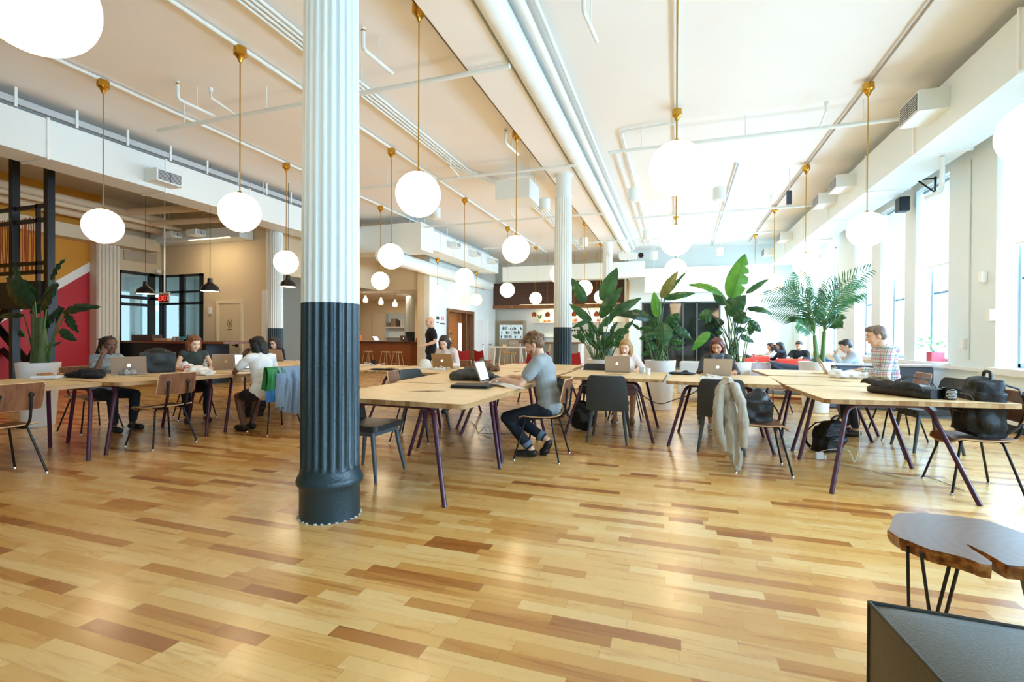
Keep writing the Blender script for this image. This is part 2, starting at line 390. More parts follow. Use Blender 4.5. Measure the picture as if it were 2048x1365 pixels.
struct('wall_rear', MB().box(-26, 6, -9.2, -9, 0, CH), WHITE)
struct('wall_outer', MB().box(-26.2, -26, -9, 26, 0, CH).box(-26, -9, 25.8, 26, 0, CH), WHITE)
# mural wall: red, white band, ochre
def mural():
    m, nt, b = nodes('mural_paint'); L = nt.links.new
    g = N(nt, 'ShaderNodeNewGeometry'); sp = N(nt, 'ShaderNodeSeparateXYZ'); L(g.outputs['Position'], sp.inputs[0])
    # straight painted diagonal rising with depth
    d = mth(nt, 'SUBTRACT', sp.outputs[2], mth(nt, 'MULTIPLY_ADD', mth(nt, 'SUBTRACT', sp.outputs[1], 8.64), .79, 3.18))
    L(ramp(nt, mth(nt, 'MULTIPLY_ADD', d, .25, .5), [(0, 'b8141f'), (.44, 'b8141f'), (.4405, 'f1ece0'), (.5, 'f1ece0'), (.5005, 'd08c10'), (1, 'd08c10')], 'CONSTANT'), b.inputs['Base Color'])
    b.inputs['Roughness'].default_value = .6; return m
struct('wall_mural', MB().box(-15.0, -14.8, -2, 8.95, 0, CH), mural())
struct('trim_4', MB().box(-14.8, -14.35, -2, 10.2, 3.72, 4.05), TAN)
# ================================================================== ceiling services
struct('ceiling_beam', MB().box(-2.62, -2.06, -9, 21.5, 4.78, CH), CEIL, bevel=.01)
struct('ceiling_beam_left', MB().box(-10.75, -10.22, -9, 21.5, 4.86, CH), CEIL, bevel=.01)
def duct(label, boxes, flanges=(), name='air_duct'):
    r = thing(name, label, 'duct', (0, 0, 0))
    m = MB()
    for b in boxes: m.box(*b)
    m.build('duct_body', DUCT, r, False, .006)
    for (x0, x1, y, z0, z1) in flanges:
        t = .02; f = MB(); f.box(x0-t, x1+t, y, y+.035, z0-t, z0).box(x0-t, x1+t, y, y+.035, z1, z1+t).box(x0-t, x0, y, y+.035, z0, z1).box(x1, x1+t, y, y+.035, z0, z1).build('flange', SILLM, r, False)
    for b in boxes:
        for t in (.2, .8):
            for q in (.08, .92): MB().tube([(b[0]+(b[1]-b[0])*q, b[2]+(b[3]-b[2])*t, b[5]), (b[0]+(b[1]-b[0])*q, b[2]+(b[3]-b[2])*t, CH)], .01, 6).build('hanger_rod', DUCT, r)
    return r
lf = [(-10.2, -9.57, y, 4.1, 4.73) for y in (1.5, 3.2, 5.0, 6.9, 8.9, 10.9, 12.6)]
duct('long white rectangular air duct along the left column row under a cable tray', [(-10.2, -9.57, -6, 13.2, 4.1, 4.73)], lf)
rf = [(3.45, 4.15, y, 4.1, 4.77) for y in (1.2, 4.0, 6.6, 9.0, 11.0, 13.4, 15.8, 18.2)]
duct('long white rectangular air duct running above the windows', [(3.45, 4.15, -8, 20.9, 4.1, 4.77)], rf)
duct('white air duct bending across then back above the service corridor wall', [(-10.2, -7.4, 13.2, 14.0, 3.95, 4.8), (-8.15, -7.45, 14.0, 20.2, 4.1, 4.73)], [(-8.15, -7.45, y, 4.1, 4.73) for y in (14.6, 15.6, 16.9, 18.2, 19.4)])
duct('white air duct crossing the back of the room above the glass partition', [(-7.3, -1.2, 20.3, 20.8, 3.75, 4.4), (-1.2, 3.3, 20.4, 20.9, 3.1, 4.1)], [])
duct('square white box unit hung below the ceiling left of the second fluted column', [(-3.85, -3.05, 10.2, 11.0, 4.35, 4.78)], [])
def vent(x, y, z, side, label, s=1.0, grp='duct outlet boxes with louvre grilles'):
    r = thing('duct_outlet', label, 'vent', (x, y, z), 0 if side > 0 else math.pi, grp)
    w, h, d = .32*s, .15*s, .35
    MB().box(-d, 0, -w, w, -h, h).build('outlet_box', DUCT, r, False, .005)
    g = MB()
    for k in range(8): zz = -h+.03+k*(2*h-.06)/7; g.box(-d-.012, -d+.002, -w+.04, -.012, zz-.005, zz+.005).box(-d-.012, -d+.002, .012, w-.04, zz-.005, zz+.005)
    g.build('louvre', mat('louvre_grey', 'c9ced0', .5), r, False)
    MB().box(-d-.003, -d-.001, -w+.035, w-.035, -h+.025, h-.025).build('grille_back', mat('grille_dark', '50585c', .8), r, False)
for i, (y, lab) in enumerate([(8.3, 'largest louvred outlet box on the duct above the windows, nearest the camera'), (11.8, 'second louvred outlet box along the duct above the windows'), (13.1, 'third louvred outlet box along the window duct, just past the second'), (17.4, 'fourth louvred outlet box along the duct above the windows'), (20.3, 'farthest small louvred outlet box on the window duct')]):
    vent(3.45, y, 4.5, 1, lab, .95 if i == 0 else .85)
for y, z, lab in [(6.75, 4.3, 'louvred outlet box on the left duct between two globe pendants'), (11.1, 4.3, 'louvred outlet box on the left duct beside the big fluted column')]:
    vent(-9.57, y, z, -1, lab, .8)
for y, lab in [(15.3, 'nearest louvred outlet box on the corridor duct'), (17.1, 'middle louvred outlet box on the corridor duct'), (19.0, 'farthest louvred outlet box on the corridor duct')]:
    vent(-7.45, y, 4.45, -1, lab, .6)
# cable tray
ct = thing('cable_tray', 'white ladder cable tray with hangers lying above the left air duct', 'cable tray', (-9.75, 0, 4.8))
tr = MB()
for x in (-.16, .16): tr.box(x-.01, x+.01, -5, 13, 0, .1)
for k in range(5): tr.tube([(-.12+k*.06, -5, .03), (-.12+k*.06, 13, .03)], .014, 6)
tr.build('tray', mat('tray_grey', 'b9c2c6', .5), ct, False)
for k in range(18): MB().box(.165, .19, -1+k*.8, -.965+k*.8, -.05, .245).build('hanger', DUCT, ct, False)
def pipe(label, pts, r, name='ceiling_pipe', m=None, cat='pipe', group=None, n=10, fit=()):
    mb = MB().tube(fillet(pts, .12), r, n)
    o = mb.build(name, m or DUCT); tag(o, label, cat, group); return o
pipe('thick round white pipe running beside the ceiling beam', [(-1.88, -6, 4.84), (-1.88, 20.2, 4.84)], .15, 'round_duct', cat='duct', n=24)
pipe('medium white pipe just right of the thick pipe beside the beam', [(-1.62, -6, 4.9), (-1.62, 20.2, 4.9)], .055, n=14)
pipe('thin white pipe fixed high beside the two round pipes at the beam', [(-1.48, -6, 4.97), (-1.48, 20.2, 4.97)], .025)
pipe('round cream duct low along the corridor wall', [(-8.34, 12.5, 3.72), (-8.34, 21.4, 3.72)], .22, 'round_duct', cat='duct', n=24)
for x, lab, mm in [(-7.97, 'white conduit feeding the leftmost row of globe pendants', None), (-5.36, 'white conduit feeding the second row of globe pendants from the left', None), (-2.78, 'thin dark conduit feeding the globe pendants beside the ceiling beam', mat('conduit_dark', '6b6152', .5)), (0, 'white conduit feeding the middle row of globe pendants', None), (2.66, 'thin brown conduit feeding the globe pendants nearest the windows', mat('conduit_tan', '9c8d76', .5))]:
    pipe(lab, [(x, -5, 5.0), (x, 20.5, 5.0)], .026 if x < -3 else .018, 'conduit', mm, 'conduit')
for k in range(4):
    pipe(['leftmost', 'second', 'third', 'rightmost'][k]+' conduit of the bundle of four between the pendant rows', [(-4.62+k*.075, -5, 4.99), (-4.62+k*.075, 10.0, 4.99), (-3.85+k*.075, 12, 4.99), (-3.85+k*.075, 20.3, 4.99)], .021, 'conduit', None, 'conduit', 'bundle of four conduits')
def sprinkler(y, x0, x1, label, z=4.68, heads=()):
    r = thing('sprinkler_pipe', label, 'pipe', (0, y, z))
    MB().tube([(x0, 0, 0), (x1, 0, 0)], .032, 12).build('pipe', DUCT, r)
    x = x0+.6
    while x < x1: MB().tube([(x, 0, 0), (x, 0, CH-z)], .008, 6).build('hanger_rod', DUCT, r); x += 1.7
    for x in heads: 
        MB().tube([(x, 0, .02), (x-.02, -.42, .1), (x-.02, -.42, .2)], .018, 8).tube([(x-.02, -.42, .18), (x-.02, -.42, .24)], .03, 8).build('sprinkler_head', DUCT, r)
sprinkler(5.8, -8.2, -2.0, 'nearest white sprinkler pipe crossing above the big fluted column', heads=(-4.2, -6.5))
sprinkler(9.5, -8.5, -1.9, 'second white sprinkler pipe crossing under the ceiling beam', heads=(-4.4, -6.9))
sprinkler(9.06, -1.2, 3.3, 'white sprinkler pipe reaching from the middle to the window duct', heads=(2.2,))
sprinkler(13.4, -8.5, -1.9, 'third white sprinkler pipe left of the beam', heads=(-4.4,))
sprinkler(14.2, -1.2, 3.3, 'white sprinkler pipe crossing the middle of the bright ceiling', heads=(2.3,))
sprinkler(17.3, -7, 3.3, 'far white sprinkler pipe near the back of the room', heads=(2.4, -4))
def stub(x, y, label):
    r = thing('sprinkler_stub', label, 'pipe', (x, y, 4.72), 0, 'short dropped sprinkler stubs')
    MB().tube(fillet([(0, 0, .28), (0, 0, .02), (.06, .55, 0)], .06), .024, 8).build('pipe', DUCT, r)
    MB().tube([(.03, .28, .02), (.03, .28, .33)], .007, 6).build('hanger_rod', DUCT, r)
    MB().lathe([(.012, 0), (.03, .02), (.01, .05)], (0, 0, .22), 10).build('sprinkler_head', BRASS, r)
stub(-6.95, 5.2, 'short sprinkler stub hanging between the two left conduits'); stub(-3.6, 5.0, 'short sprinkler stub just right of the big fluted column'); stub(-.95, 5.15, 'short sprinkler stub on the bright ceiling left of the middle globe')
stub(-2.9, 8.2, 'short sprinkler stub near the second pendant by the beam')
pipe('long thin white conduit slanting over the bright ceiling right of the middle globes', [(1.25, 11.4, 5.0), (1.38, 21, 5.0)], .018, 'conduit', mat('conduit_grey', 'aab2b4', .5), 'conduit')
pipe('white conduit with an elbow left of the middle globe', [(0, 8.9, 5.0), (-.95, 8.95, 5.0), (-.95, 20, 5.0)], .02, 'conduit', None, 'conduit')
pipe('second white conduit dropping beside the elbowed one', [(-1.15, 10.0, 5.0), (-1.15, 20, 5.0)], .018, 'conduit', None, 'conduit')
def can(x, y, z, label):
    r = thing('cylinder_speaker', label, 'speaker', (x, y, z), 0, 'white cylinder ceiling speakers')
    MB().lathe([(.12, -.14), (.135, -.13), (.135, .13), (.12, .14)], n=24).build('housing', DUCT, r)
    MB().tube([(-.06, 0, .13), (-.06, 0, CH-z)], .004, 5).tube([(.06, 0, .13), (.06, 0, CH-z)], .004, 5).build('cable', DUCT, r)
for x, y, lab in [(-3.0, 11.3, 'white cylinder speaker beside the hung box unit and second column'), (-5.87, 11.2, 'white cylinder speaker hanging right of the near globe pendants'), (-5.5, 17.0, 'small white cylinder speaker over the corridor duct'), (-.9, 11.1, 'white cylinder speaker left of the middle globe'), (-.85, 15.5, 'white cylinder speaker behind the one left of the middle globe'), (-2.9, 16.0, 'white cylinder speaker just right of the second column'), (1.5, 19.2, 'white cylinder speaker above the tall banana leaf'), (-.8, 19.4, 'white cylinder speaker in front of the back duct'), (.9, 11.6, 'white cylinder speaker right of the middle globe')]:
    can(x, y, 4.45, lab)
pj = thing('projector', 'small white projector on a drop pole under the beam near the smoked glass', 'projector', (-1.6, 17.5, 4.15))
MB().box(-.3, .3, -.2, .2, -.09, .09).build('housing', DUCT, pj, False, .015)
MB().tube([(.45, 0, 0), (.45, -.15, 0)], .09, 16).build('lens', BLACKM, pj); MB().tube([(0, 0, .09), (0, 0, .9)], .02).build('pole', DUCT, pj)
sp = thing('spotlight', 'small dark cylinder spotlight hanging near the window pendants', 'spotlight', (2.34, 12, 4.35)); MB().lathe([(.055, -.15), (.055, .15)], n=16).build('housing', mat('dark_blue_metal', '3a4454', .4), sp); MB().tube([(0, 0, .14), (0, 0, .65)], .008, 6).build('rod', DUCT, sp)
ls = thing('wall_speaker', 'small black loudspeaker hung above the window blinds', 'speaker', (4.2, 11.45, 3.9)); MB().box(-.09, .09, -.11, .11, -.14, .14).build('housing', BLACKM, ls, False, .02); MB().tube([(0, 0, .13), (0, 0, .3)], .006, 6).build('rod', DUCT, ls)
br = thing('wall_bracket', 'black triangular bracket on the wall above the nearest blind', 'bracket', (4.25, 10.55, 4.0)); MB().tube([(-.15, 0, .12), (.1, 0, .12)], .015, 6).tube([(-.15, 0, .1), (.1, 0, -.13)], .015, 6).tube([(.1, 0, .15), (.1, 0, -.15)], .02, 6).build('bracket_arm', BLACKM, br)
pipe('white drain pipe elbow coming down from the window duct', [(3.9, 9.25, 4.09), (3.9, 9.25, 3.72), (4.15, 9.9, 3.72), (4.15, 10.4, 3.75)], .035)
pipe('thin conduit running down the pier right of the nearest blind', [(4.385, 9.55, 4.1), (4.385, 9.55, .95)], .012, 'conduit', None, 'conduit')
for i, (y, z, lab) in enumerate([(9.15, 2.2, 'upper small white box on the pier by the windows'), (8.95, 1.62, 'lower small white box on the pier by the windows'), (9.65, 1.2, 'small white outlet box at the foot of the thin conduit')]):
    tag(MB().box(4.33, 4.4, y-.05, y+.05, z-.08, z+.08).build('wall_box', SILLM, None, False, .01), lab, 'wall box')
# ================================================================== fluted columns
def flute_mat():
    m, nt, b = nodes('column_paint'); L = nt.links.new
    tc = N(nt, 'ShaderNodeTexCoord'); sp = N(nt, 'ShaderNodeSeparateXYZ'); L(tc.outputs['Object'], sp.inputs[0])
    L(ramp(nt, mth(nt, 'MULTIPLY', sp.outputs[2], .2), [(0, '20363c'), (.2945, '20363c'), (.295, 'e4edeb'), (1, 'e4edeb')], 'CONSTANT'), b.inputs['Base Color'])
    n2 = N(nt, 'ShaderNodeTexNoise'); n2.inputs['Scale'].default_value = 70; L(tc.outputs['Object'], n2.inputs['Vector'])
    bp = N(nt, 'ShaderNodeBump'); bp.inputs['Strength'].default_value = .5; bp.inputs['Distance'].default_value = .004; L(n2.outputs['Fac'], bp.inputs['Height']); L(bp.outputs['Normal'], b.inputs['Normal'])
    b.inputs['Roughness'].default_value = .35; return m
FL = flute_mat()
def column(x, y, label, top=4.78):
    r = thing('fluted_column', label, 'column', (x, y, 0), 0, None)
    nf, sub = 22, 8; n = nf*sub
    def ring(R, z, depth):
        out = []
        for i in range(n):
            t = (i % sub)/sub; f = math.sin(math.pi*min(1, max(0, (t-.12)/.76)))**.7 if .12 < t < .88 else 0
            a = 2*math.pi*i/n; rr = R-depth*f; out.append((rr*math.cos(a), rr*math.sin(a), z))
        return out
    rows = [ring(.198, .33, 0), ring(.198, .35, .003), ring(.198, .37, .017), ring(.197, 1.0, .018), ring(.194, 1.8, .018), ring(.19, 2.6, .018), ring(.184, 3.4, .018), ring(.178, 4.24, .018), ring(.178, 4.27, .004), ring(.178, 4.28, 0)]
    m = MB(); vs = [p for q in rows for p in q]
    m.add(vs, [(j*n+i, j*n+(i+1) % n, (j+1)*n+(i+1) % n, (j+1)*n+i) for j in range(len(rows)-1) for i in range(n)])
    m.build('fluted_shaft', FL, r)
    b = MB(); b.lathe([(.203, 0), (.203, .2), (.209, .22), (.222, .235), (.226, .255), (.218, .28), (.205, .3), (.2, .335)], n=48); b.build('base_ring', FL, r)
    MB().lathe([(.185, 4.27), (.182, 4.33), (.17, 4.34), (.168, top-.03), (.2, top-.02), (.2, top)], n=40).build('capital', FL, r)
    ch = MB(); rnd = random.Random(3)
    for k in range(26):
        a = 2*math.pi*k/26+rnd.random()*.1; ch.ball((.206*math.cos(a), .206*math.sin(a), .004), (.016*rnd.uniform(.6, 1.3), .01, .006), 6, 4)
    ch.build('chipped_paint', mat('chipped_white', 'cfd4d2', .7), r)
    return r
c0 = column(-2.3, 2.83, 'big fluted iron column in the foreground, white above dark teal')
copy_tree(c0, 'second fluted column of the row, behind the man in a grey tee', (-2.31, 10.3, 0))
copy_tree(c0, 'third fluted column of the row, white top seen above the banana plant', (-2.35, 17.8, 0))
copy_tree(c0, 'fluted column of the left row behind the woman in glasses', (-10.42, 10.57, 0))
copy_tree(c0, 'smooth looking far column at the end of the brown bar', (-10.62, 18.05, 0))
pil = thing('wall_pilaster', 'white fluted pilaster between the mural and the black glazed entrance', 'pilaster', (-14.55, 8.95, 0))
pm = MB().box(-.25, .02, -.28, .28, 0, 4.2)
for k in range(6): pm.tube([(.03, -.23+k*.092, .1), (.03, -.23+k*.092, 4.1)], .032, 10)
pm.build('fluted_face', mat('pilaster_cream', 'e6ddc8', .6), pil); MB().box(-.25, .1, -.34, .34, 4.1, 4.3).build('capital', WHITE, pil)
# ================================================================== globe pendants
GLOBE = bpy.data.materials.new('lit_opal_glass'); GLOBE.use_nodes = True
_b = GLOBE.node_tree.nodes['Principled BSDF']; _b.inputs['Base Color'].default_value = (.9, .88, .82, 1); _b.inputs['Emission Color'].default_value = (1, .72, .42, 1); _b.inputs['Emission Strength'].default_value = 8.8; _b.inputs['Roughness'].default_value = .15
def pendant(x, y, label, z=2.86, top=4.8, CH=CH):
    r = thing('globe_pendant', label, 'pendant lamp', (x, y, 0), 0, 'opal globe pendants')
    MB().ball((0, 0, z), .25, 40, 24).build('globe', GLOBE, r)
    MB().tube([(0, 0, z+.25), (0, 0, top)], .0075, 8).build('rod', BRASS, r)
    MB().lathe([(.075, CH-.06), (.08, CH-.14), (.078, CH-.16), (.05, CH-.18), (.03, CH-.22), (.015, CH-.25)], n=24).build('canopy', BRASS, r)
    MB().lathe([(.035, z+.243), (.03, z+.262), (.012, z+.28)], n=16).build('globe_cap', BRASS, r)
    return r
RX = [-7.97, -5.36, -2.75, 0.0, 2.64]; RY = [1.37, 4.84, 8.37, 11.9, 15.4, 18.9]
rn = ['leftmost pendant row', 'second pendant row from the left', 'pendant row beside the ceiling beam', 'middle pendant row', 'pendant row nearest the windows']
on = ['', 'first', 'second', 'third', 'fourth', 'fifth']
P0 = None
for i, x in enumerate(RX):
    for j, y in enumerate(RY):
        if j == 0 and i != 2: continue
        lab = ('lit opal globe cut off at the top left corner of the photo' if j == 0 else 'lit opal globe, %s from the camera in the %s' % (on[j], rn[i]))
        xx = x - (.15 if j == 0 else 0)
        if i == 0 and j > 3: pendant(xx, y, lab, top=4.0, CH=4.105); continue
        if P0 is None: P0 = pendant(xx, y, lab)
        else: copy_tree(P0, lab, (xx, y if j else 1.47, 0))
# ================================================================== tables
TH = .755
def table(corners, label, slot=None, feet=None, frames='x'):
    """corners: front-left, front-right, back-right, back-left (seen from the camera)"""
    cs = [Vector(c) for c in corners]; c0 = sum(cs, Vector((0, 0)))/4
    r = thing('shared_desk', label, 'table', (c0.x, c0.y, 0), 0, 'pale wooden shared desks on burgundy legs')
    loc = [c-c0 for c in cs]
    outer = round_poly([(p.x, p.y) for p in loc], .07)
    hole = None
    ang = 0 if slot is None else slot
    hl, hw = .21, .045
    R2 = lambda x, y: (x*math.cos(ang)-y*math.sin(ang), x*math.sin(ang)+y*math.cos(ang))
    hole = [R2(-hl, 0), R2(0, -hw), R2(hl, 0), R2(0, hw)]
    top = MB(); n = len(outer)
    flat = outer+hole; tri = tessellate_polygon([[Vector((p[0], p[1], 0)) for p in outer], [Vector((p[0], p[1], 0)) for p in hole]])
    top.add([(p[0], p[1], TH) for p in flat], [tuple(t) for t in tri])
    top.add([(p[0], p[1], TH-.004) for p in flat], [tuple(t) for t in tri])
    top.build('tabletop', MAPLE, r, False)
    ed = MB(); ed.prism(outer, TH-.038, TH-.002, [hole]); ed.build('table_edge', MAPLEDGE, r, False)
    MB().box(-.2, .2, -.03, .03, TH-.07, TH-.045, Matrix.Rotation(ang, 4, 'Z')).build('cable_tray', PURPLE, r, False)
    def foot(i):
        if feet: return Vector(feet[i])-c0
        p = loc[i]; q = p*.86; s = 1 if i > 1 else -1
        return Vector((q.x, p.y+s*.05))
    for a, b in ((0, 1), (3, 2)):
        fa, fb = foot(a), foot(b); s = -1 if a == 0 else 1
        ta = Vector((fa.x*.82+fb.x*.18, loc[a].y-s*.13*1, TH-.057)); tb = Vector((fb.x*.82+fa.x*.18, loc[b].y-s*.13, TH-.057))
        m1 = ta*.62+tb*.38; m2 = tb*.62+ta*.38
        MB().tube(fillet([(fa.x, fa.y, .0), ta, m1], .09, 7), .0185, 14).build('leg', PURPLE, r)
        MB().tube(fillet([(fb.x, fb.y, .0), tb, m2], .09, 7), .0185, 14).build('leg', PURPLE, r)
        MB().tube([m1, m2], .0185, 14).build('crossbar', PURPLE, r)
    return r
table([(-2.87, 3.34), (-1.47, 3.28), (-1.43, 4.68), (-2.89, 4.68)], 'shared desk nearest the camera, with the black laptop sleeve, right of the big column', .5, [(-2.72, 3.2), (-1.6, 3.22), (-1.57, 4.33), (-2.66, 4.5)])
table([(-2.97, 4.72), (-1.46, 4.70), (-1.46, 6.1), (-3.1, 6.12)], 'shared desk at which the man in the grey tee types', .5, [(-2.75, 4.85), (-1.63, 4.55), (-1.6, 5.75), (-2.6, 5.68)])
table([(-4.36, 6.1), (-2.98, 6.1), (-2.98, 7.5), (-4.36, 7.5)], 'shared desk of the woman with the dark bob', 0)
table([(-2.94, 6.12), (-1.5, 6.16), (-1.5, 7.55), (-2.94, 7.52)], 'shared desk with an empty top behind the laptop of the man in grey', 1.57)
table([(-2.98, 7.56), (-1.58, 7.58), (-1.6, 8.96), (-3.0, 8.95)], 'farthest empty shared desk in front of the second column', 1.57)
table([(-1.44, 6.22), (-.14, 6.14), (-.1, 7.5), (-1.44, 7.55)], 'shared desk of the blonde woman', 0, [(-1.34, 6.12), (-.24, 6.03), (-.22, 7.1), (-1.3, 7.3)])
table([(-.1, 5.98), (1.1, 5.93), (1.2, 7.3), (-.03, 7.36)], 'shared desk of the woman with auburn hair', 0, [(-.07, 5.93), (1.03, 5.9), (1.08, 6.9), (.05, 6.88)])
table([(1.18, 4.66), (2.58, 4.83), (2.55, 6.02), (1.13, 6.0)], 'bright shared desk at the right front with the black bag and mug', 0, [(1.21, 4.55), (2.19, 4.59), (2.19, 5.7), (1.23, 5.73)])
table([(1.14, 6.04), (2.56, 6.06), (2.56, 7.45), (1.2, 7.4)], 'bright shared desk behind the one with the mug', -.35, [(1.25, 6.15), (2.3, 6.1), (2.28, 6.98), (1.3, 7.0)])
table([(1.22, 7.5), (2.6, 7.5), (2.6, 8.9), (1.2, 8.9)], 'bright shared desk of the man in the plaid shirt', -.35)
table([(-7.15, 2.1), (-5.73, 2.12), (-5.74, 3.5), (-7.15, 3.5)], 'shared desk at the left edge of the photo with the takeout box', .5, [(-6.9, 2.2), (-5.72, 2.2), (-5.54, 3.23), (-6.62, 3.49)])
table([(-6.98, 3.54), (-5.55, 3.54), (-5.5, 4.9), (-6.98, 4.9)], 'shared desk of the woman with dreadlocks', .5, [(-6.7, 3.7), (-5.64, 3.45), (-5.56, 4.53), (-6.7, 4.8)])
table([(-6.85, 4.94), (-5.4, 4.94), (-5.3, 6.3), (-6.85, 6.3)], 'shared desk with the open lit laptop of the woman in the white top', .5, [(-6.6, 5.1), (-5.56, 4.8), (-5.5, 6.1), (-6.6, 6.2)])
table([(-7.1, 6.4), (-5.8, 6.4), (-5.8, 7.8), (-7.1, 7.8)], 'shared desk between the glasses woman and the big column', 0)
table([(-8.5, 6.75), (-7.14, 6.7), (-7.14, 8.1), (-8.5, 8.1)], 'shared desk with the laptop of the woman in glasses', 0)
table([(-5.74, 6.32), (-4.42, 6.15), (-4.42, 7.5), (-5.74, 7.6)], 'shared desk half hidden behind the big column', 0)
# ================================================================== chairs
def wood_chair(label, loc, rz):
    r = thing('plywood_chair', label, 'chair', (*loc, 0), rz, 'plywood chairs with black steel frames')
    def seat(u, v):
        x = (u-.5)*.42; y = -.2+v*.42; z = .452+.012*(2*u-1)**2
        z += -.05*max(0, (v-.82)/.18)**2 + .012*max(0, (.15-v)/.15)-.012*math.sin(math.pi*v)
        k = 1-.25*max(0, (v-.9)/.1)**2; return (x*k, y, z)
    MB().grid(seat, 12, 16, .011).build('seat', WALNUT, r)
    eg = []
    for i in range(17): eg.append(seat(0, i/16))
    for i in range(1, 13): eg.append(seat(i/12, 1))
    for i in range(15, -1, -1): eg.append(seat(1, i/16))
    for i in range(11, 0, -1): eg.append(seat(i/12, 0))
    eg.append(eg[0])
    MB().tube([(p[0], p[1], p[2]-.0055) for p in eg], .0062, 6, False).build('ply_edge', PLYEDGE, r)
    def bk(u, v):
        x = (u-.5)*.42; z = .60+v*.235; y = -.225-.05*v-.02*math.cos((u-.5)*math.pi)
        e = 1-.06*max(0, abs(2*v-1)-.75)/.25; return (x*e, y, z)
    b = MB().grid(bk, 14, 8, -.011).build('backrest', WALNUT, r)
    eg = [bk(i/14, 0) for i in range(15)]+[bk(1, j/8) for j in range(1, 9)]+[bk(i/14, 1) for i in range(13, -1, -1)]+[bk(0, j/8) for j in range(7, -1, -1)]
    MB().tube([(p[0], p[1]-.0055, p[2]) for p in eg], .0062, 6, False).build('ply_edge', PLYEDGE, r)
    for sx in (-1, 1):
        MB().tube(fillet([(sx*.09, .1, .432), (sx*.155, .14, .43), (sx*.245, .235, .012)], .04), .0095, 10).build('leg', BLACKM, r)
        MB().tube(fillet([(sx*.09, -.12, .432), (sx*.155, -.13, .43), (sx*.245, -.235, .012)], .04), .0095, 10).build('leg', BLACKM, r)
        MB().tube(fillet([(sx*.11, .12, .432), (sx*.11, -.2, .43), (sx*.11, -.262, .5), (sx*.11, -.29, .735)], .06), .0105, 10).build('back_support', BLACKM, r)
        MB().ball((sx*.11, -.285, .73), (.022, .014, .022), 12, 8).build('fixing_cap', BLACKM, r)
        for sy in (-1, 1):
            MB().lathe([(.014, 0), (.014, .008), (.009, .016)], (sx*.245, sy*.235, 0), 10).build('glide', mat('chrome', 'd8dadb', .15, metal=1), r)
    return r
GSEAT = mat('black_leather_seat', '2b2c2b', .4, bump=.1, bscale=120)
def grey_chair(label, loc, rz, seatm=None):
    r = thing('upholstered_chair', label, 'chair', (*loc, 0), rz, 'dark upholstered chairs with grey wooden legs')
    pts = round_poly([(-.215, -.19), (.215, -.19), (.225, .22), (-.225, .22)], .06)
    m = MB().prism(pts, .425, .475); m.build('seat', seatm or GSEAT, r, True, .014)
    def bk(u, v):
        w = .235-.02*v; a = (u-.5)*2; x = w*math.sin(a*1.15)/math.sin(1.15); y = -.235-.075*v+.075*(1-math.cos(a*1.15))*1.3; z = .405+v*.415
        c = max(0, abs(a)-.7)/.3; z -= .05*c*c*(v > .5)*(v-.5)*2; return (x, y, z)
    MB().grid(bk, 18, 12, -.032).build('backrest', GREYFAB, r, True)
    ap = MB()
    for s in (-1, 1): ap.box(s*.19-.012, s*.19+.012, -.17, .18, .385, .425)
    ap.box(-.19, .19, -.18, -.156, .385, .425).box(-.19, .19, .165, .19, .385, .425); ap.build('seat_frame', GREYLEG, r, False)
    for sx in (-1, 1):
        for sy in (-1, 1):
            MB().tube([(sx*.185, sy*.165, .42), (sx*.2, sy*.19, .25), (sx*.235, sy*.235, 0)], [.021, .02, .0145], 12).build('leg', GREYLEG, r)
    return r
H = math.pi/2
wc = wood_chair('plywood chair at the bottom left edge of the photo', (-5.64, 2.58), H)
def put(proto, label, x, y, rz): return copy_tree(proto, label, (x, y, 0), rz)
put(wc, 'plywood chair tucked in across from the woman with dreadlocks', -5.62, 4.02, H-.05)
put(wc, 'plywood chair under the woman with dreadlocks', -7.32, 4.3, -H)
put(wc, 'plywood chair under the redhead woman', -7.05, 5.55, -H-.5)
put(wc, 'plywood chair under the woman in white, hung with a denim shirt and green jacket', -5.03, 5.1, H-.25)
put(wc, 'plywood chair under the woman in glasses', -8.05, 8.75, math.pi-.2)
put(wc, 'plywood chair under the man in the grey tee', -1.32, 4.95, H)
put(wc, 'plywood chair with striped back left of the desk of the man in grey', -3.02, 5.25, -H+.25)
put(wc, 'plywood chair under the woman with the dark bob', -3.72, 7.85, math.pi)
put(wc, 'plywood chair under the blonde woman', -.72, 7.72, math.pi)
put(wc, 'plywood chair holding a black handbag and a beige jacket', .78, 5.2, -H)
put(wc, 'plywood chair with a big black backpack at the right edge', 2.36, 5.08, H)
put(wc, 'plywood chair under the man in the plaid shirt', 2.68, 7.42, H)
put(wc, 'empty plywood chair behind the desks, left of the plaid man', 1.55, 9.3, math.pi+.5)
put(wc, 'empty plywood chair seen between the desk legs left of the plaid man', 1.08, 8.1, -H+.1)
gc = grey_chair('upholstered chair with its seat catching light, just right of the big column', (-2.66, 3.8), -H)
gc2 = grey_chair('upholstered chair pushed up in front of the blonde woman', (-.76, 6.02), 0)
put(gc, 'dark upholstered chair behind the desk of the man in grey', -3.15, 5.75, -H-.2)
put(gc2, 'upholstered chair in front of the auburn woman, overlapped by a beige jacket', .5, 5.97, -.08)
put(gc, 'upholstered chair behind the black bag on the bright right desk', 2.72, 6.75, H+.1)
put(gc, 'upholstered chair under the woman with auburn hair', .58, 7.85, math.pi)
put(gc, 'upholstered chair behind the leather tote, left of the blonde woman', -1.27, 8.05, math.pi)
put(gc, 'upholstered chair leg and seat peeking in at the bottom left corner', -6.35, 1.75, math.pi/2+1.3)
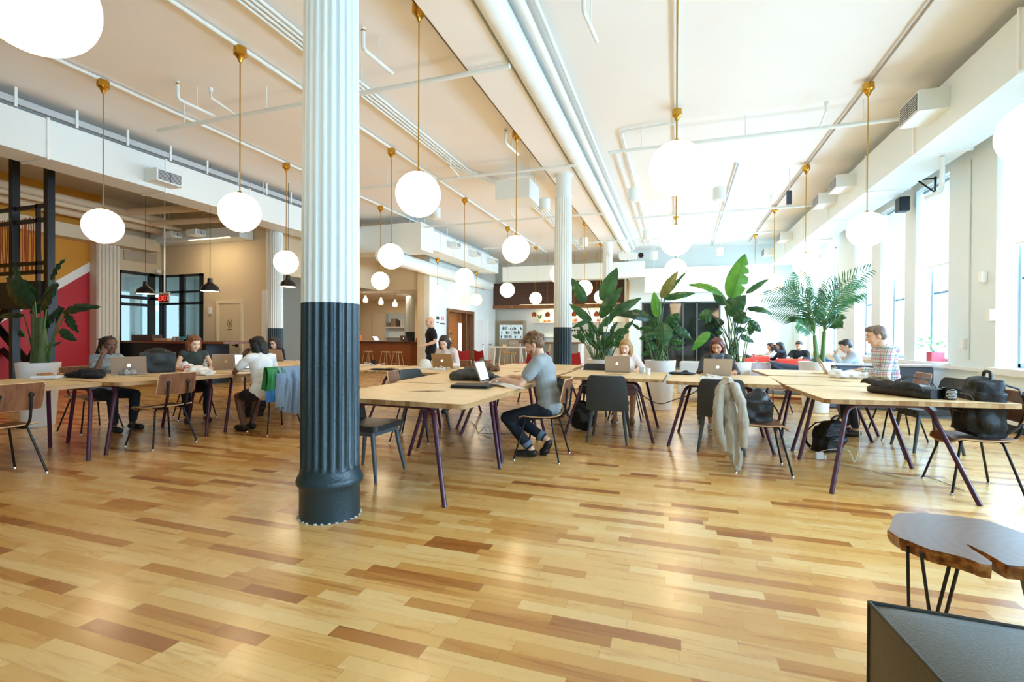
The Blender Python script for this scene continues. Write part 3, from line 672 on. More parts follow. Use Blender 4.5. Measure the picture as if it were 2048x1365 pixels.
# ================================================================== foreground: slab table and leather ottoman
def slab():
    r = thing('live_edge_table', 'low live edge wood slab table with a split, on black hairpin legs', 'side table', (1.45, 2.45, 0))
    zt = .45
    px = [(1781, 1052), (1784, 1042), (1788, 1031), (1798, 1026.5), (1851, 1026.5), (1922, 1033.5), (1978, 1043), (2048, 1067), (2110, 1092), (2150, 1122), (2160, 1145), (2130, 1152), (2085, 1145), (2048, 1134), (2015, 1131), (1995, 1120), (1978, 1110), (1958, 1100), (1940, 1091), (1932, 1089), (1946, 1100), (1964, 1111), (1984, 1125), (1983, 1131), (1960, 1128), (1947, 1122), (1922, 1114), (1894, 1107), (1865, 1101), (1837, 1091), (1820, 1083), (1798, 1076), (1775, 1060)]
    q = [Zp(x, y, zt) for x, y in px]; c = Vector((1.45, 2.45, 0))
    base = [(p.x-c.x, p.y-c.y) for p in q]
    # subdivide and roughen the bark edge
    out = []; rnd = random.Random(5)
    for i in range(len(base)):
        a = Vector(base[i]); b = Vector(base[(i+1) % len(base)]); k = max(1, int((b-a).length/.02))
        for t in range(k): out.append(a.lerp(b, t/k))
    cen = sum(out, Vector((0, 0)))/len(out)
    m = MB(); n = len(out); lv = [(zt, 1.0, 0), (zt-.008, 1.004, .002), (zt-.03, .995, .006), (zt-.052, .965, .008)]
    tri = tessellate_polygon([[Vector((p.x, p.y, 0)) for p in out]])
    vs = []
    for li, (z, s, rr) in enumerate(lv):
        for i, p in enumerate(out):
            e = (noise.noise(Vector((p.x*22, p.y*22, z*30)))*rr) if li else 0
            d = (p-cen).normalized(); pp = cen+(p-cen)*s+d*e; vs.append((pp.x, pp.y, z))
    m.add(vs, [tuple(t) for t in tri]+[tuple(i+3*n for i in reversed(t)) for t in tri]+[(j*n+i, j*n+(i+1) % n, (j+1)*n+(i+1) % n, (j+1)*n+i) for j in range(3) for i in range(n)])
    sm, nt, b = nodes('slab_wood'); L = nt.links.new
    tc = N(nt, 'ShaderNodeTexCoord'); mp = N(nt, 'ShaderNodeMapping'); mp.inputs['Location'].default_value = (.1, .1, 0); L(tc.outputs['Object'], mp.inputs[0])
    wv = N(nt, 'ShaderNodeTexWave', wave_type='RINGS', rings_direction='Z'); wv.inputs['Scale'].default_value = 7; wv.inputs['Distortion'].default_value = 3; wv.inputs['Detail'].default_value = 4; L(mp.outputs[0], wv.inputs[0])
    top = ramp(nt, wv.outputs['Fac'], [(0, '6c4a37'), (1, '76523d')]); nz = N(nt, 'ShaderNodeTexNoise'); nz.inputs['Scale'].default_value = 35; nz.inputs['Detail'].default_value = 6; L(tc.outputs['Object'], nz.inputs[0])
    bark = ramp(nt, nz.outputs['Fac'], [(.3, '3d2010'), (.5, '9a5a22'), (.7, 'c98a4a')])
    ge = N(nt, 'ShaderNodeNewGeometry'); sp = N(nt, 'ShaderNodeSeparateXYZ'); L(ge.outputs['Normal'], sp.inputs[0])
    mx = N(nt, 'ShaderNodeMix', data_type='RGBA'); L(mth(nt, 'GREATER_THAN', sp.outputs[2], .6), mx.inputs[0]); L(bark, mx.inputs[6]); L(top, mx.inputs[7]); L(mx.outputs[2], b.inputs['Base Color']); b.inputs['Roughness'].default_value = .28
    m.build('slab_top', sm, r, False)
    def rods(t0, t1, b0, b1):
        T0, T1, B0, B1 = Zp(*t0, zt-.05)-c+Vector((0,0,.03)), Zp(*t1, zt-.05)-c+Vector((0,0,.03)), Zp(*b0, .006)-c, Zp(*b1, .006)-c
        MB().tube(fillet([T0, B0, B1, T1], .03), .0062, 8).build('leg', BLACKM, r)
    rods((1815, 1108), (1842, 1121), (1819, 1290), (1868, 1290)); rods((1902, 1134), (1919, 1139), (1858, 1290), (1876, 1290)); rods((2040, 1160), (2056, 1158), (2075, 1290), (2095, 1290))
slab()
def ottoman():
    c = Vector((1.33, 1.55, 0)); r = thing('leather_ottoman', 'dark olive leather cube ottoman in the bottom right corner', 'ottoman', c)
    LE = mat('olive_leather', '3f423b', .3, var=.15, scale=4, bump=.15, bscale=150); LE2 = mat('seam_piping', '2a2a22', .4)
    P = [Zp(1738, 1203, .42), Vector((2.05, 1.75, .42)), Vector((2.05, .95, .42)), Vector((.66, 1.0, .42))]
    P = [Vector((p.x-c.x, p.y-c.y)) for p in P]; cen = sum(P, Vector((0, 0)))/4
    def top(u, v):
        p = P[3].lerp(P[2], u).lerp(P[0].lerp(P[1], u), v); e = max(0, 1-min(u, 1-u)*9)+max(0, 1-min(v, 1-v)*9)
        return (p.x, p.y, .415+.022*math.sin(math.pi*u)**.4*math.sin(math.pi*v)**.4)
    b = MB().grid(top, 24, 24)
    b.build('cushion_top', LE, r)
    s = MB()
    for a, q in ((0, 1), (1, 2), (2, 3), (3, 0)):
        A, B = P[a], P[q]; nrm = Vector(((B-A).y, -(B-A).x)).normalized()
        if nrm.dot((A+B)/2-cen) < 0: nrm = -nrm
        s.grid(lambda u, v: (*(A.lerp(B, u)+nrm*.012*math.sin(math.pi*u)*math.sin(math.pi*v)), .04+.375*v), 12, 8)
    s.build('side_panel', mat('brown_leather_side', '3b3226', .35, var=.15, scale=4, bump=.1, bscale=120), r)
    MB().tube([(p.x, p.y, .417) for p in P+[P[0]]], .006, 8, False).build('seam_piping', LE2, r)
    for p in P: MB().tube([(p.x, p.y, .417), (p.x, p.y, .04)], .005, 8).build('corner_piping', LE2, r); q = cen.lerp(p, .85); MB().lathe([(.02, 0), (.025, .045)], (q.x, q.y, 0), 12).build('foot', BLACKM, r)
ottoman()
# ================================================================== people
def cap(mb, a, b, ra, rb, n=14):
    a, b = Vector(a), Vector(b)
    mb.ball(a, ra, n, 8); mb.ball(b, rb, n, 8); mb.tube([a, b], [ra, rb], n)
def ik(a, t, l1, l2, pole):
    a, t = Vector(a), Vector(t); d = t-a; L = min(d.length, (l1+l2)*.998); u = d.normalized()
    x = (l1*l1-l2*l2+L*L)/(2*L); hgt = math.sqrt(max(0, l1*l1-x*x)); p = Vector(pole); p = (p-u*p.dot(u)).normalized()
    return a+u*x+p*hgt, a+u*L
SKIN = {k: mat('skin_'+k, c, .5, var=.05, scale=20) for k, c in dict(light='e3b393', pale='ecc3a6', brown='6b4530', tan='cf9a74').items()}
HAIRC = {}
def hairm(k, c):
    if k in MATS: return MATS[k]
    m, nt, b = nodes(k); L = nt.links.new; tc = N(nt, 'ShaderNodeTexCoord'); mp = N(nt, 'ShaderNodeMapping'); mp.inputs['Scale'].default_value = (60, 60, 6); L(tc.outputs['Object'], mp.inputs[0])
    g = N(nt, 'ShaderNodeTexNoise'); g.inputs['Scale'].default_value = 3; g.inputs['Detail'].default_value = 4; L(mp.outputs[0], g.inputs[0])
    cl = lin(c); d = tuple(v*.45 for v in cl); r = N(nt, 'ShaderNodeMix', data_type='RGBA'); L(g.outputs['Fac'], r.inputs[0]); r.inputs[6].default_value = (*d, 1); r.inputs[7].default_value = (*[min(1, v*1.5) for v in cl], 1)
    L(r.outputs[2], b.inputs['Base Color']); b.inputs['Roughness'].default_value = .45
    bp = N(nt, 'ShaderNodeBump'); bp.inputs['Strength'].default_value = .6; bp.inputs['Distance'].default_value = .01; L(g.outputs['Fac'], bp.inputs['Height']); L(bp.outputs['Normal'], b.inputs['Normal']); return m
def hand(mb, w, d, nrm, side, curl=.5, s=1.0):
    """w wrist, d pointing direction, nrm = back-of-hand normal, side +1: thumb towards +x of frame"""
    d = Vector(d).normalized(); nrm = Vector(nrm); nrm = (nrm-d*nrm.dot(d)).normalized(); x = d.cross(nrm).normalized()*side
    R = Matrix((x, d, nrm)).transposed(); w = Vector(w)
    def T(p): return w+R @ (Vector(p)*s)
    m = MB(); m.ball(T((0, .048, 0)), (.041*s, .05*s, .015*s), 14, 10, R); cap(m, T((0, -.03, 0)), T((0, .02, 0)), .026*s, .026*s, 12)
    for i, (fx, L) in enumerate([(.031, .068), (.0105, .078), (-.0105, .073), (-.031, .056)]):
        a = (fx, .085, 0); c1 = curl*.7; b = (fx*1.05, .085+L*.5*math.cos(c1), -L*.5*math.sin(c1)); c2 = curl*1.6; c = (fx*1.05, b[1]+L*.5*math.cos(c2), b[2]-L*.5*math.sin(c2))
        cap(m, T(a), T(b), .0092*s, .0085*s, 8); cap(m, T(b), T(c), .0085*s, .007*s, 8)
    cap(m, T((.03, .02, -.004)), T((.055, .05, -.014)), .0115*s, .0098*s, 8); cap(m, T((.055, .05, -.014)), T((.058, .082, -.022)), .0098*s, .0082*s, 8)
    f = fuse(m, .0042*s, 1); mb.add(f.v, f.f)
def person(label, loc, rz, lean=10, hz=.55, head=(0, 15), hands=None, feet=None, skin='light', shirt=('tee', 'aab0b0'), legs=('long', '1b2230'), hair=('short', '5b3d22'), shoes='222222', fem=False, lod=0, stand=False, poles=None, extra=(), twist=0, group=None, shirtm=None, curl=.6):
    r = thing('person', label, 'person', (*loc, 0), rz, group)
    vx = [.009, .016][lod]; S = .93 if fem else 1.0
    L = math.radians(lean); Rx = lambda a: Matrix.Rotation(-a, 3, 'X')
    P = Vector((0, 0, hz)); W_ = P+Rx(L*.6) @ Vector((0, 0, .19*S)); Cc = W_+Rx(L) @ Vector((0, 0, .18*S)); Nk = Cc+Rx(L*1.15) @ Vector((0, -.01, .155*S))
    Rc = Rx(L) @ Matrix.Rotation(math.radians(twist), 3, 'Z')
    sw = .175*S if not fem else .152
    sh = {s: Cc+Rc @ Vector((s*sw, -.005, .095*S)) for s in (-1, 1)}
    hy, hp = math.radians(head[0]), math.radians(head[1])
    Rh = Matrix.Rotation(hy, 3, 'Z') @ Matrix.Rotation(-hp, 3, 'X')
    Hc = Nk+Rx(L*1.1+hp*.35) @ Vector((0, .015, .135*S))
    hip = {s: P+Vector((s*.088, .01, -.03)) for s in (-1, 1)}
    hands = hands or {-1: (-.16, .48, .79), 1: (.16, .48, .79)}
    feet = feet or {-1: (-.12, .38, .08), 1: (.12, .4, .08)}
    poles = poles or {}
    el, wr, kn, an = {}, {}, {}, {}
    for s in (-1, 1):
        el[s], wr[s] = ik(sh[s], hands[s], .28*S, .25*S, poles.get(s, (s*.7, -.3, -1)))
        kn[s], an[s] = ik(hip[s], feet[s], .43*S, .42*S, poles.get(('k', s), (s*.15, 1, .35)))
    def torso(m, o=0.0, low=True):
        m.ball(P+Vector((0, 0, .015)), ((.165 if not fem else .17)*S+o, .115*S+o, .115+o), 18, 12)
        m.ball(P.lerp(W_, .6), ((.142 if not fem else .125)*S+o, .1*S+o, .15+o), 18, 12, Rx(L*.5))
        m.ball(W_+(Cc-W_)*.3, ((.145 if not fem else .125)*S+o, .1*S+o, .14+o), 18, 12, Rx(L*.8))
        m.ball(Cc, ((.16 if not fem else .135)*S+o, (.108)*S+o, .14*S+o), 18, 12, Rc)
        if fem: m.ball(Cc+Rc @ Vector((0, .05, -.015)), (.105+o, .06+o, .065+o), 14, 10, Rc)
        for s in (-1, 1): cap(m, Cc+Rc @ Vector((s*.07, -.01, .095*S)), sh[s]+Rc @ Vector((-s*.02, 0, 0)), .058*S+o, .052*S+o)
        cap(m, Cc+Rc @ Vector((0, -.015, .1)), Nk+Vector((0, 0, -.02)), .065*S+o, .05*S+o*.5)
    b = MB(); torso(b, -.018)
    nr = .052 if not fem else .042
    cap(b, Nk+Vector((0, 0, -.05)), Hc+Rh @ Vector((0, -.02, -.04)), nr*1.12, nr)
    aw = 1.0 if not fem else .8
    for s in (-1, 1):
        cap(b, sh[s], el[s], .045*aw, .036*aw); mid = el[s].lerp(wr[s], .3); cap(b, el[s], mid, .036*aw, .038*aw); cap(b, mid, wr[s], .038*aw, .025*aw)
        cap(b, hip[s], kn[s], .078, .05); c1 = kn[s].lerp(an[s], .3); cap(b, kn[s], c1, .05, .05); cap(b, c1, an[s], .05, .034)
        fd = Vector((s*.12, 1, 0)).normalized()
        if stand is False and (an[s].z > .13): fd = Vector((0, .35, -.93)) if an[s].z > .16 else fd
        cap(b, an[s]+Vector((0, -.02, -.03)), an[s]+fd*.14+Vector((0, 0, -.045)), .034, .028)
    f = fuse(b, vx, 2); body = MB().add(f.v, f.f)
    # head
    h = MB(); hh = lambda x, y, z: Hc+Rh @ Vector((x, y, z))*(.96 if fem else 1)
    def hb(x, y, z, a, b_, c): h.ball(hh(x, y, z), (a, b_, c), 20, 14, Rh)
    hb(0, -.008, .035, .075, .094, .082); hb(0, .028, -.01, .064, .066, .085); hb(0, .042, -.07, .042 if fem else .048, .042, .04); hb(0, .066, -.098, .02, .018, .016)
    hb(0, .062, .035, .052, .035, .03); hb(.033, .062, -.025, .024, .026, .024); hb(-.033, .062, -.025, .024, .026, .024)
    cap(h, hh(0, .09, .012), hh(0, .112, -.026), .0075, .0115, 10); hb(.011, .1, -.03, .009, .01, .008); hb(-.011, .1, -.03, .009, .01, .008)
    hb(0, .086, -.056, .021, .012, .012)
    for s in (-1, 1): hb(s*.078, -.005, -.008, .009, .02, .031)
    f = fuse(h, [.0055, .011][lod], 1); body.add(f.v, f.f)
    for s in (-1, 1):
        d = (wr[s]-el[s]).normalized()
        hd = poles.get(('h', s), (d.x*.5, d.y, min(d.z, 0)*.4-.05)); nn = poles.get(('n', s), (0, 0, 1))
        hand(body, wr[s], hd, nn, -s, curl, .92 if fem else 1)
    body.build('body', SKIN[skin], r)
    if lod == 0:
        for s in (-1, 1):
            MB().ball(hh(s*.031, .083, .008), (.0112, .009, .0038), 12, 8, Rh).build('eye', mat('eye_white', 'e8e4de', .3), r)
            MB().ball(hh(s*.031, .0908, .0065), (.0048, .003, .0036), 10, 6, Rh).build('iris', mat('iris_dark', '2a1c14', .2), r)
            MB().tube([hh(s*.019, .0915, .0115), hh(s*.031, .0935, .0135), hh(s*.044, .087, .0105)], [.0012, .0018, .0012], 6).build('eyelash', mat('iris_dark', '2a1c14', .2), r)
            MB().tube([hh(s*.016, .094, .026), hh(s*.033, .094, .031), hh(s*.05, .083, .026)], [.003, .0042, .002], 6).build('eyebrow', hairm('hair_'+hair[1], hair[1]), r)
        MB().ball(hh(0, .0975, -.052), (.019, .0055, .0035), 12, 6, Rh).ball(hh(0, .0965, -.059), (.016, .0055, .0045), 12, 6, Rh).build('lips', mat('lips_'+skin, {'brown': '8a4a3e'}.get(skin, 'c4705f'), .4), r)
    # trousers / skirt
    kind, col = legs
    t = MB()
    if kind in ('long', 'short', 'skirt'):
        t.ball(P+Vector((0, 0, .005)), ((.168)*S, .12*S, .115), 18, 12)
        for s in (-1, 1):
            cap(t, hip[s], kn[s] if kind != 'short' else hip[s].lerp(kn[s], .6), .09, .064 if kind != 'short' else .078)
            if kind == 'long':
                e = kn[s].lerp(an[s], .86); cap(t, kn[s], kn[s].lerp(an[s], .4), .063, .06); cap(t, kn[s].lerp(an[s], .4), e, .06, .05)
        if kind == 'skirt': cap(t, hip[-1].lerp(kn[-1], .5), hip[1].lerp(kn[1], .5), .09, .09); cap(t, kn[-1], kn[1], .065, .065)
        f = fuse(t, vx, 2, .008 if lod == 0 else .004, 11, 3); f.build('trousers' if kind != 'skirt' else 'skirt', mat('cloth_'+col, col, .85, var=.15, scale=30, bump=.2, bscale=90), r)
        if kind == 'long' and poles.get('cuff'):
            for s in (-1, 1):
                e = kn[s].lerp(an[s], .86); u = (an[s]-kn[s]).normalized(); MB().tube([e-u*.035, e+u*.01], .0555, 18).build('cuff', mat('cuff_denim', '6f7f8c', .85), r)
    # shirt
    sk, sc = shirt
    t = MB(); torso(t, .019)
    for s in (-1, 1):
        if sk == 'long': cap(t, sh[s], el[s], .06*aw+.004, .05*aw+.004); cap(t, el[s], el[s].lerp(wr[s], .9), .05*aw+.004, .036*aw+.004)
        elif sk == 'tee': cap(t, sh[s], sh[s].lerp(el[s], .62), .062*aw+.006, .06*aw+.006)
    f = fuse(t, vx, 2, .014 if lod == 0 else .006, 9, 5+len(label))
    neck = Nk+Vector((0, 0, .012)); 
    sm = shirtm or mat('cloth_'+sc, sc, .9, var=.08, scale=25, bump=.2, bscale=110)
    f.build('shirt', sm, r)
    MB().tube([Nk+Rx(L) @ Vector((0, 0, -.012)), Nk+Rx(L) @ Vector((0, .004, .012))], [nr*1.35, nr*1.28], 20, False).build('collar', sm, r)
    # shoes
    for s in (-1, 1):
        fd = Vector((s*.12, 1, 0)).normalized()
        if stand is False and an[s].z > .16: fd = Vector((0, .35, -.93))
        a0 = an[s]+Vector((0, -.02, -.035)); a1 = an[s]+fd*.15+Vector((0, 0, -.045)); t = MB(); cap(t, a0, a1, .043, .036); t.ball(a0.lerp(a1, .6), (.045, .06, .036), 14, 8); fuse(t, .009, 1).build('shoe', mat('shoe_'+shoes, shoes, .5), r)
    # hair
    st, hc = hair; hm = hairm('hair_'+hc, hc); g = MB()
    def gb(x, y, z, a, b_, c): g.ball(hh(x, y, z), (a, b_, c), 18, 12, Rh)
    def gc_(p, q, ra, rb): cap(g, hh(*p), hh(*q), ra, rb)
    if st != 'bald':
        gb(0, -.022, .05, .084, .094, .08); gb(0, -.045, .005, .078, .066, .075)
        for s in (-1, 1): gb(s*.058, -.015, .045, .028, .055, .05)
        if st in ('short', 'curly'):
            gb(0, .04, .095, .062, .055, .036); 
            if st == 'curly':
                rr = random.Random(4)
                for k in range(46):
                    a = rr.uniform(0, 6.28); e = rr.uniform(.1, 1.5); g.ball(hh(.085*math.cos(a)*math.sin(e), -.015+.1*math.sin(a)*math.sin(e), .045+.09*math.cos(e)), rr.uniform(.014, .024), 8, 6)
                gc_((-.04, .075, .085), (.03, .09, .075), .024, .022)
            else: gc_((-.032, .058, .094), (.036, .058, .094), .02, .018)
        if st in ('bob', 'long', 'back'):
            ln = {'bob': -.13, 'long': -.28, 'back': -.16}[st]
            gb(0, .03, .098, .064, .056, .03)
            for s in (-1, 1):
                gc_((s*.045, .052, .085), (s*.076, .018, 0), .018, .017); gc_((s*.076, .018, 0), (s*.08, .018, ln*.6), .019, .024); gc_((s*.08, .018, ln*.6), (s*.07, .015, ln), .025, .013)
                gc_((s*.07, -.03, 0), (s*.07, -.035, ln), .042, .028); gc_((s*.03, -.075, 0), (s*.035, -.075, ln), .045, .03)
            gc_((0, -.08, 0), (0, -.08, ln), .045, .03)
        if st == 'dreads':
            rr = random.Random(9); gb(0, -.07, .03, .095, .09, .095); gb(0, -.15, -.02, .07, .075, .085)
            for k in range(26):
                a = rr.uniform(-1, 1); x = a*.09; y = -.05-.06*rr.random(); p0 = (x, y, .02); p1 = (x*1.3, y-.04-.05*rr.random(), -.12-.05*rr.random()); p2 = (x*1.4, y-.02, -.25-.1*rr.random()); gc_(p0, p1, .013, .012); gc_(p1, p2, .012, .008)
            for k in range(7): gc_((0.02*k-.06, -.1, .08), (.02*k-.08, -.17-.02*k, .13-.01*k), .011, .007)
        if st == 'bun': gb(0, -.1, .06, .04, .04, .04)
        fuse(g, [.0065, .012][lod], 2 if st != 'curly' else 1, .006, 55, 1).build('hair', hm, r)
    for e in extra:
        if e == 'beard':
            q = MB()
            for k in range(9):
                a = -1.15+k*2.3/8; q.ball(hh(.056*math.sin(a), .018+.06*math.cos(a)*.9, -.078+.018*abs(a)), (.0165, .0165, .026), 10, 8, Rh)
            fuse(q, .005, 2, .003, 90).build('beard', mat('ginger_beard', 'a66e4a', .8, var=.35, scale=120), r)
        if e == 'stubble':
            q = MB()
            for k in range(9):
                a = -1.2+k*2.4/8; q.ball(hh(.055*math.sin(a), .02+.054*math.cos(a), -.078+.02*abs(a)), (.0135, .0135, .02), 10, 8, Rh)
            fuse(q, .005, 2).build('beard', mat('stubble_brown', 'a9826a', .8, var=.3, scale=120), r)
        if e == 'glasses':
            q = MB()
            for s in (-1, 1):
                ring = [hh(s*.033+.023*math.cos(a), .104-.004*math.cos(a)*s, .006+.019*math.sin(a)) for a in [i*math.pi/8 for i in range(17)]]; q.tube(ring, .0028, 6)
                q.tube([hh(s*.056, .1, .012), hh(s*.08, .0, .008)], .0025, 6)
            q.tube([hh(-.01, .106, .01), hh(.01, .106, .01)], .0028, 6).build('glasses', BLACKM, r)
        if e == 'scarf':
            q = MB()
            for k in range(14):
                a = 2*math.pi*k/14; q.ball(Nk+Vector((.085*math.cos(a), .02+.075*math.sin(a), -.02+.015*math.sin(3*a))), .032, 10, 6)
            cap(q, Nk+Vector((.06, .1, -.03)), Nk+Vector((.05, .13, -.22)), .026, .026); cap(q, Nk+Vector((-.06, .1, -.03)), Nk+Vector((-.045, .13, -.18)), .026, .024)
            fuse(q, .009, 2, .008, 20).build('scarf', mat('scarf_grey', '5b6266', .9, var=.6, scale=60), r)
    r['_j'] = 0; del r['_j']
    return r
PI = math.pi
person('man in a grey T-shirt and dark jeans typing at his laptop, seen in profile', (-1.25, 4.95), PI/2, 13, .545, (4, 24), {-1: (-.17, .46, .82), 1: (.13, .47, .82)}, {-1: (-.1, .16, .09), 1: (.07, .04, .17)}, 'light', ('tee', '969c9b'), ('long', '161d28'), ('curly', '7a5633'), '1c1e1e', extra=('beard',), poles={'cuff': 1})
person('blonde woman in a cream cardigan resting her chin on her hand at a laptop', (-.72, 7.72), PI, 10, .52, (-8, 22), {-1: (-.2, .30, .80), 1: (.05, .27, .92)}, None, 'pale', ('long', 'efe3da'), ('skirt', 'b7a3ba'), ('long', 'b58a58'), '9a7a55', fem=True, poles={1: (.6, .5, -1), ('h', 1): (-.5, -.1, .8), ('n', 1): (0, 1, .2)}, curl=.9)
person('woman with auburn hair in a dark jacket and grey scarf, head bent over her laptop', (.58, 7.75), PI, 9, .545, (-14, 26), {-1: (-.2, .40, .80), 1: (.17, .40, .80)}, {-1: (-.1, .3, .08), 1: (.1, .45, .08)}, 'tan', ('long', '4a4644'), ('skirt', '30343a'), ('long', '6b3426'), 'c4c8c6', fem=True, extra=('scarf',))
PL = plaid_mat('plaid_flannel', 'dfe3df', [('c8505e', .0, .16, 0), ('c8505e', .1, .16, 1), ('1f6b62', .45, .13, 0), ('1f6b62', .55, .13, 1), ('3f5fa8', .75, .08, 0), ('3f5fa8', .8, .08, 1)], .085)
person('man in a plaid flannel shirt sitting in profile by the windows', (2.62, 7.45), PI/2, 12, .56, (0, 14), {-1: (-.1, .32, .80), 1: (.34, -.02, .84)}, None, 'light', ('long', 'dfe3df'), ('long', '2b3542'), ('short', '7c6653'), '3a2e26', shirtm=PL, poles={1: (.6, -1, .1)}).scale = (1.08, 1.08, 1.08)
person('woman with a dark bob in a pale cardigan bent over her laptop', (-3.75, 7.72), PI, 20, .6, (10, 30), {-1: (-.14, .4, .80), 1: (.14, .36, .80)}, None, 'pale', ('long', 'dccfc4'), ('long', '2a2f38'), ('bob', '2a1d18'), '332a26', fem=True)
person('woman with dark dreadlocks in a patterned top, hand at her ear, looking right', (-7.28, 4.42), -PI/2, 12, .52, (-12, 4), {-1: (-.16, .42, .80), 1: (.15, .24, 1.0)}, None, 'brown', ('tee', '8d9699'), ('long', '171b20'), ('dreads', '14100f'), '1b1b1b', fem=True, poles={1: (.5, .5, -1), ('h', 1): (-.4, -.1, .9), ('n', 1): (.3, 1, .2)}, curl=1.1, shirtm=mat('patterned_top', '8f9a9e', .9, var=1, scale=22))
person('redhead woman in a dark sleeveless top looking down to her laptop', (-6.95, 5.45), -PI/2-.55, 8, .54, (18, 20), {-1: (-.16, .42, .79), 1: (.16, .40, .79)}, None, 'pale', ('vest', '3a4644'), ('long', '15191c'), ('bob', '8a4f2c'), '2a2622', fem=True)
person('woman with black hair in a loose white top, seen from behind, head in hand', (-5.08, 4.95), PI/2-.35, 14, .54, (25, 22), {-1: (-.13, .25, .98), 1: (.12, .38, .79)}, {-1: (-.12, .3, .08), 1: (.02, .36, .08)}, 'brown', ('tee', 'eeece6'), ('short', '15161a'), ('bob', '0f0d0d'), '1d1716', fem=True, poles={-1: (-.6, .5, -1), ('h', -1): (.3, -.1, .9), ('n', -1): (-.3, 1, 0)})
person('woman in dark glasses with long brown hair behind a silver laptop', (-8.15, 8.45), PI-.35, 14, .52, (20, 16), None, None, 'pale', ('long', '17181b'), ('long', '22262c'), ('long', '34241c'), '222222', fem=True, extra=('glasses',))
# standing man walking
person('bald man in a black T-shirt and black trousers walking with an orange bag', (-5.12, 9.62), PI*.72, 2, .93, (12, 4), {-1: (-.3, .22, 1.08), 1: (.3, -.02, .84)}, {-1: (-.1, .28, .09), 1: (.12, -.28, .12)}, 'light', ('tee', '16171a'), ('long', '14161b'), ('bald', '8a7a6a'), '1b1b1b', stand=True, poles={('k', -1): (0, 1, 0), ('k', 1): (0, 1, 0)})
ob = thing('drawstring_bag', 'orange drawstring bag in the hand of the walking man', 'bag', (-6.75-.29, 12.95+.2, 0))
_p = Yp(877, 690, 9.45); ob.location = (_p.x, _p.y, 0)
m_ = MB(); m_.ball((0, 0, .72), (.11, .09, .14), 16, 12).ball((0, 0, .6), (.13, .1, .1), 16, 12); fuse(m_, .012, 2, .02, 12).build('bag_body', mat('orange_nylon', 'e8501e', .5), ob); MB().tube([(0, 0, .84), (.01, 0, .93), (.04, .02, .86)], .008, 8).build('drawstring', mat('orange_cord', 'd0451a', .6), ob)
# far people
def far(label, px, py, Y, rz, **k):
    p = Yp(px, py, Y); return person(label, (p.x, p.y), rz, lod=1, **k)
far('long-haired woman in a white top, leftmost of the far lounge group', 1548, 700, 16.2, PI/2+.3, hz=.42, fem=True, hair=('long', '2b211d'), shirt=('long', 'e6e6e4'), lean=8)
far('woman in a dark jacket raising her hand to her hair in the far lounge', 1568, 700, 15.6, PI/2+.2, hz=.45, fem=True, hair=('long', '1a1718'), shirt=('long', '2c323c'), hands={-1: (-.1, .3, 1.1), 1: (.15, .4, .7)})
far('bearded man in a black sweater seated in the far lounge', 1600, 700, 14.6, PI*.86, hz=.44, hair=('short', '4b3a2e'), shirt=('long', '1d2226'), legs=('long', '2d4666'), extra=('stubble',), lean=6, head=(0, 22))
far('man in a grey sweatshirt resting his face on his hand near the windows', 1722, 700, 10.6, PI/2-.1, hz=.52, hair=('short', '3a332f'), shirt=('long', 'c3c8d0'), lean=20, head=(0, 25), hands={-1: (-.08, .42, .98), 1: (.15, .4, .75)}, poles={-1: (0, .4, -1), ('h', -1): (0, -.3, 1), ('n', -1): (0, 1, 0)})
far('person at the brown bar mostly hidden behind the big column', 716, 660, 17.85, PI, hz=.82, hair=('short', '6b3f2a'), shirt=('long', 'c9724e'), hands={-1: (-.25, .45, 1.13), 1: (.25, .45, 1.13)}, legs=('long', '2a2f38'))
far('person with a dark bun behind the kitchen counter', 1072, 665, 22.35, PI-.6, hz=.9, fem=True, hair=('bun', '241a16'), shirt=('tee', '2b2b2e'), stand=True, feet={-1: (-.1, 0, .09), 1: (.1, .02, .09)}, hands={-1: (-.2, .3, 1.05), 1: (.2, .3, 1.05)})
# ================================================================== things on and around the desks
ALU = mat('laptop_aluminium', 'b9aea2', .35, metal=.6, var=.02)
KEYB = mat('keyboard_black', '1c1c1e', .5)
LOGO = mat('lit_logo', 'ffffff', .4, emit='ffffff', es=1.6)
SCR = None
def screen_mat(key, top='eef3f8', es=1.1):
    m, nt, b = nodes(key); L = nt.links.new; tc = N(nt, 'ShaderNodeTexCoord'); sp = N(nt, 'ShaderNodeSeparateXYZ'); L(tc.outputs['Object'], sp.inputs[0])
    rows = mth(nt, 'GREATER_THAN', mth(nt, 'FRACT', mth(nt, 'MULTIPLY', sp.outputs[2], 60)), .6)
    nz = N(nt, 'ShaderNodeTexNoise'); nz.inputs['Scale'].default_value = 60; L(tc.outputs['Object'], nz.inputs[0])
    f = mth(nt, 'MULTIPLY', rows, mth(nt, 'GREATER_THAN', nz.outputs['Fac'], .5))
    c = ramp(nt, f, [(0, top), (1, 'a9b7c6')]); L(c, b.inputs['Base Color']); L(c, b.inputs['Emission Color']); b.inputs['Emission Strength'].default_value = es; b.inputs['Roughness'].default_value = .2; return m
SCR = screen_mat('lit_screen')
def apple(m, T, s=.03):
    pts = [(0, .55), (.25, .72), (.55, .72), (.85, .5), (.72, .3), (.66, .05), (.75, -.2), (.95, -.38), (.72, -.8), (.42, -1.0), (.15, -.92), (0, -.88), (-.15, -.92), (-.42, -1.0), (-.75, -.75), (-.95, -.2), (-.9, .35), (-.6, .7), (-.25, .72)]
    lf = [(.02, .85), (.05, 1.1), (.28, 1.32), (.36, 1.34), (.3, 1.05), (.12, .88)]
    for q in (pts, lf):
        a = MB().prism([(x*s, y*s) for x, y in q], 0, .0012); m.add([T @ p for p in a.v], a.f)
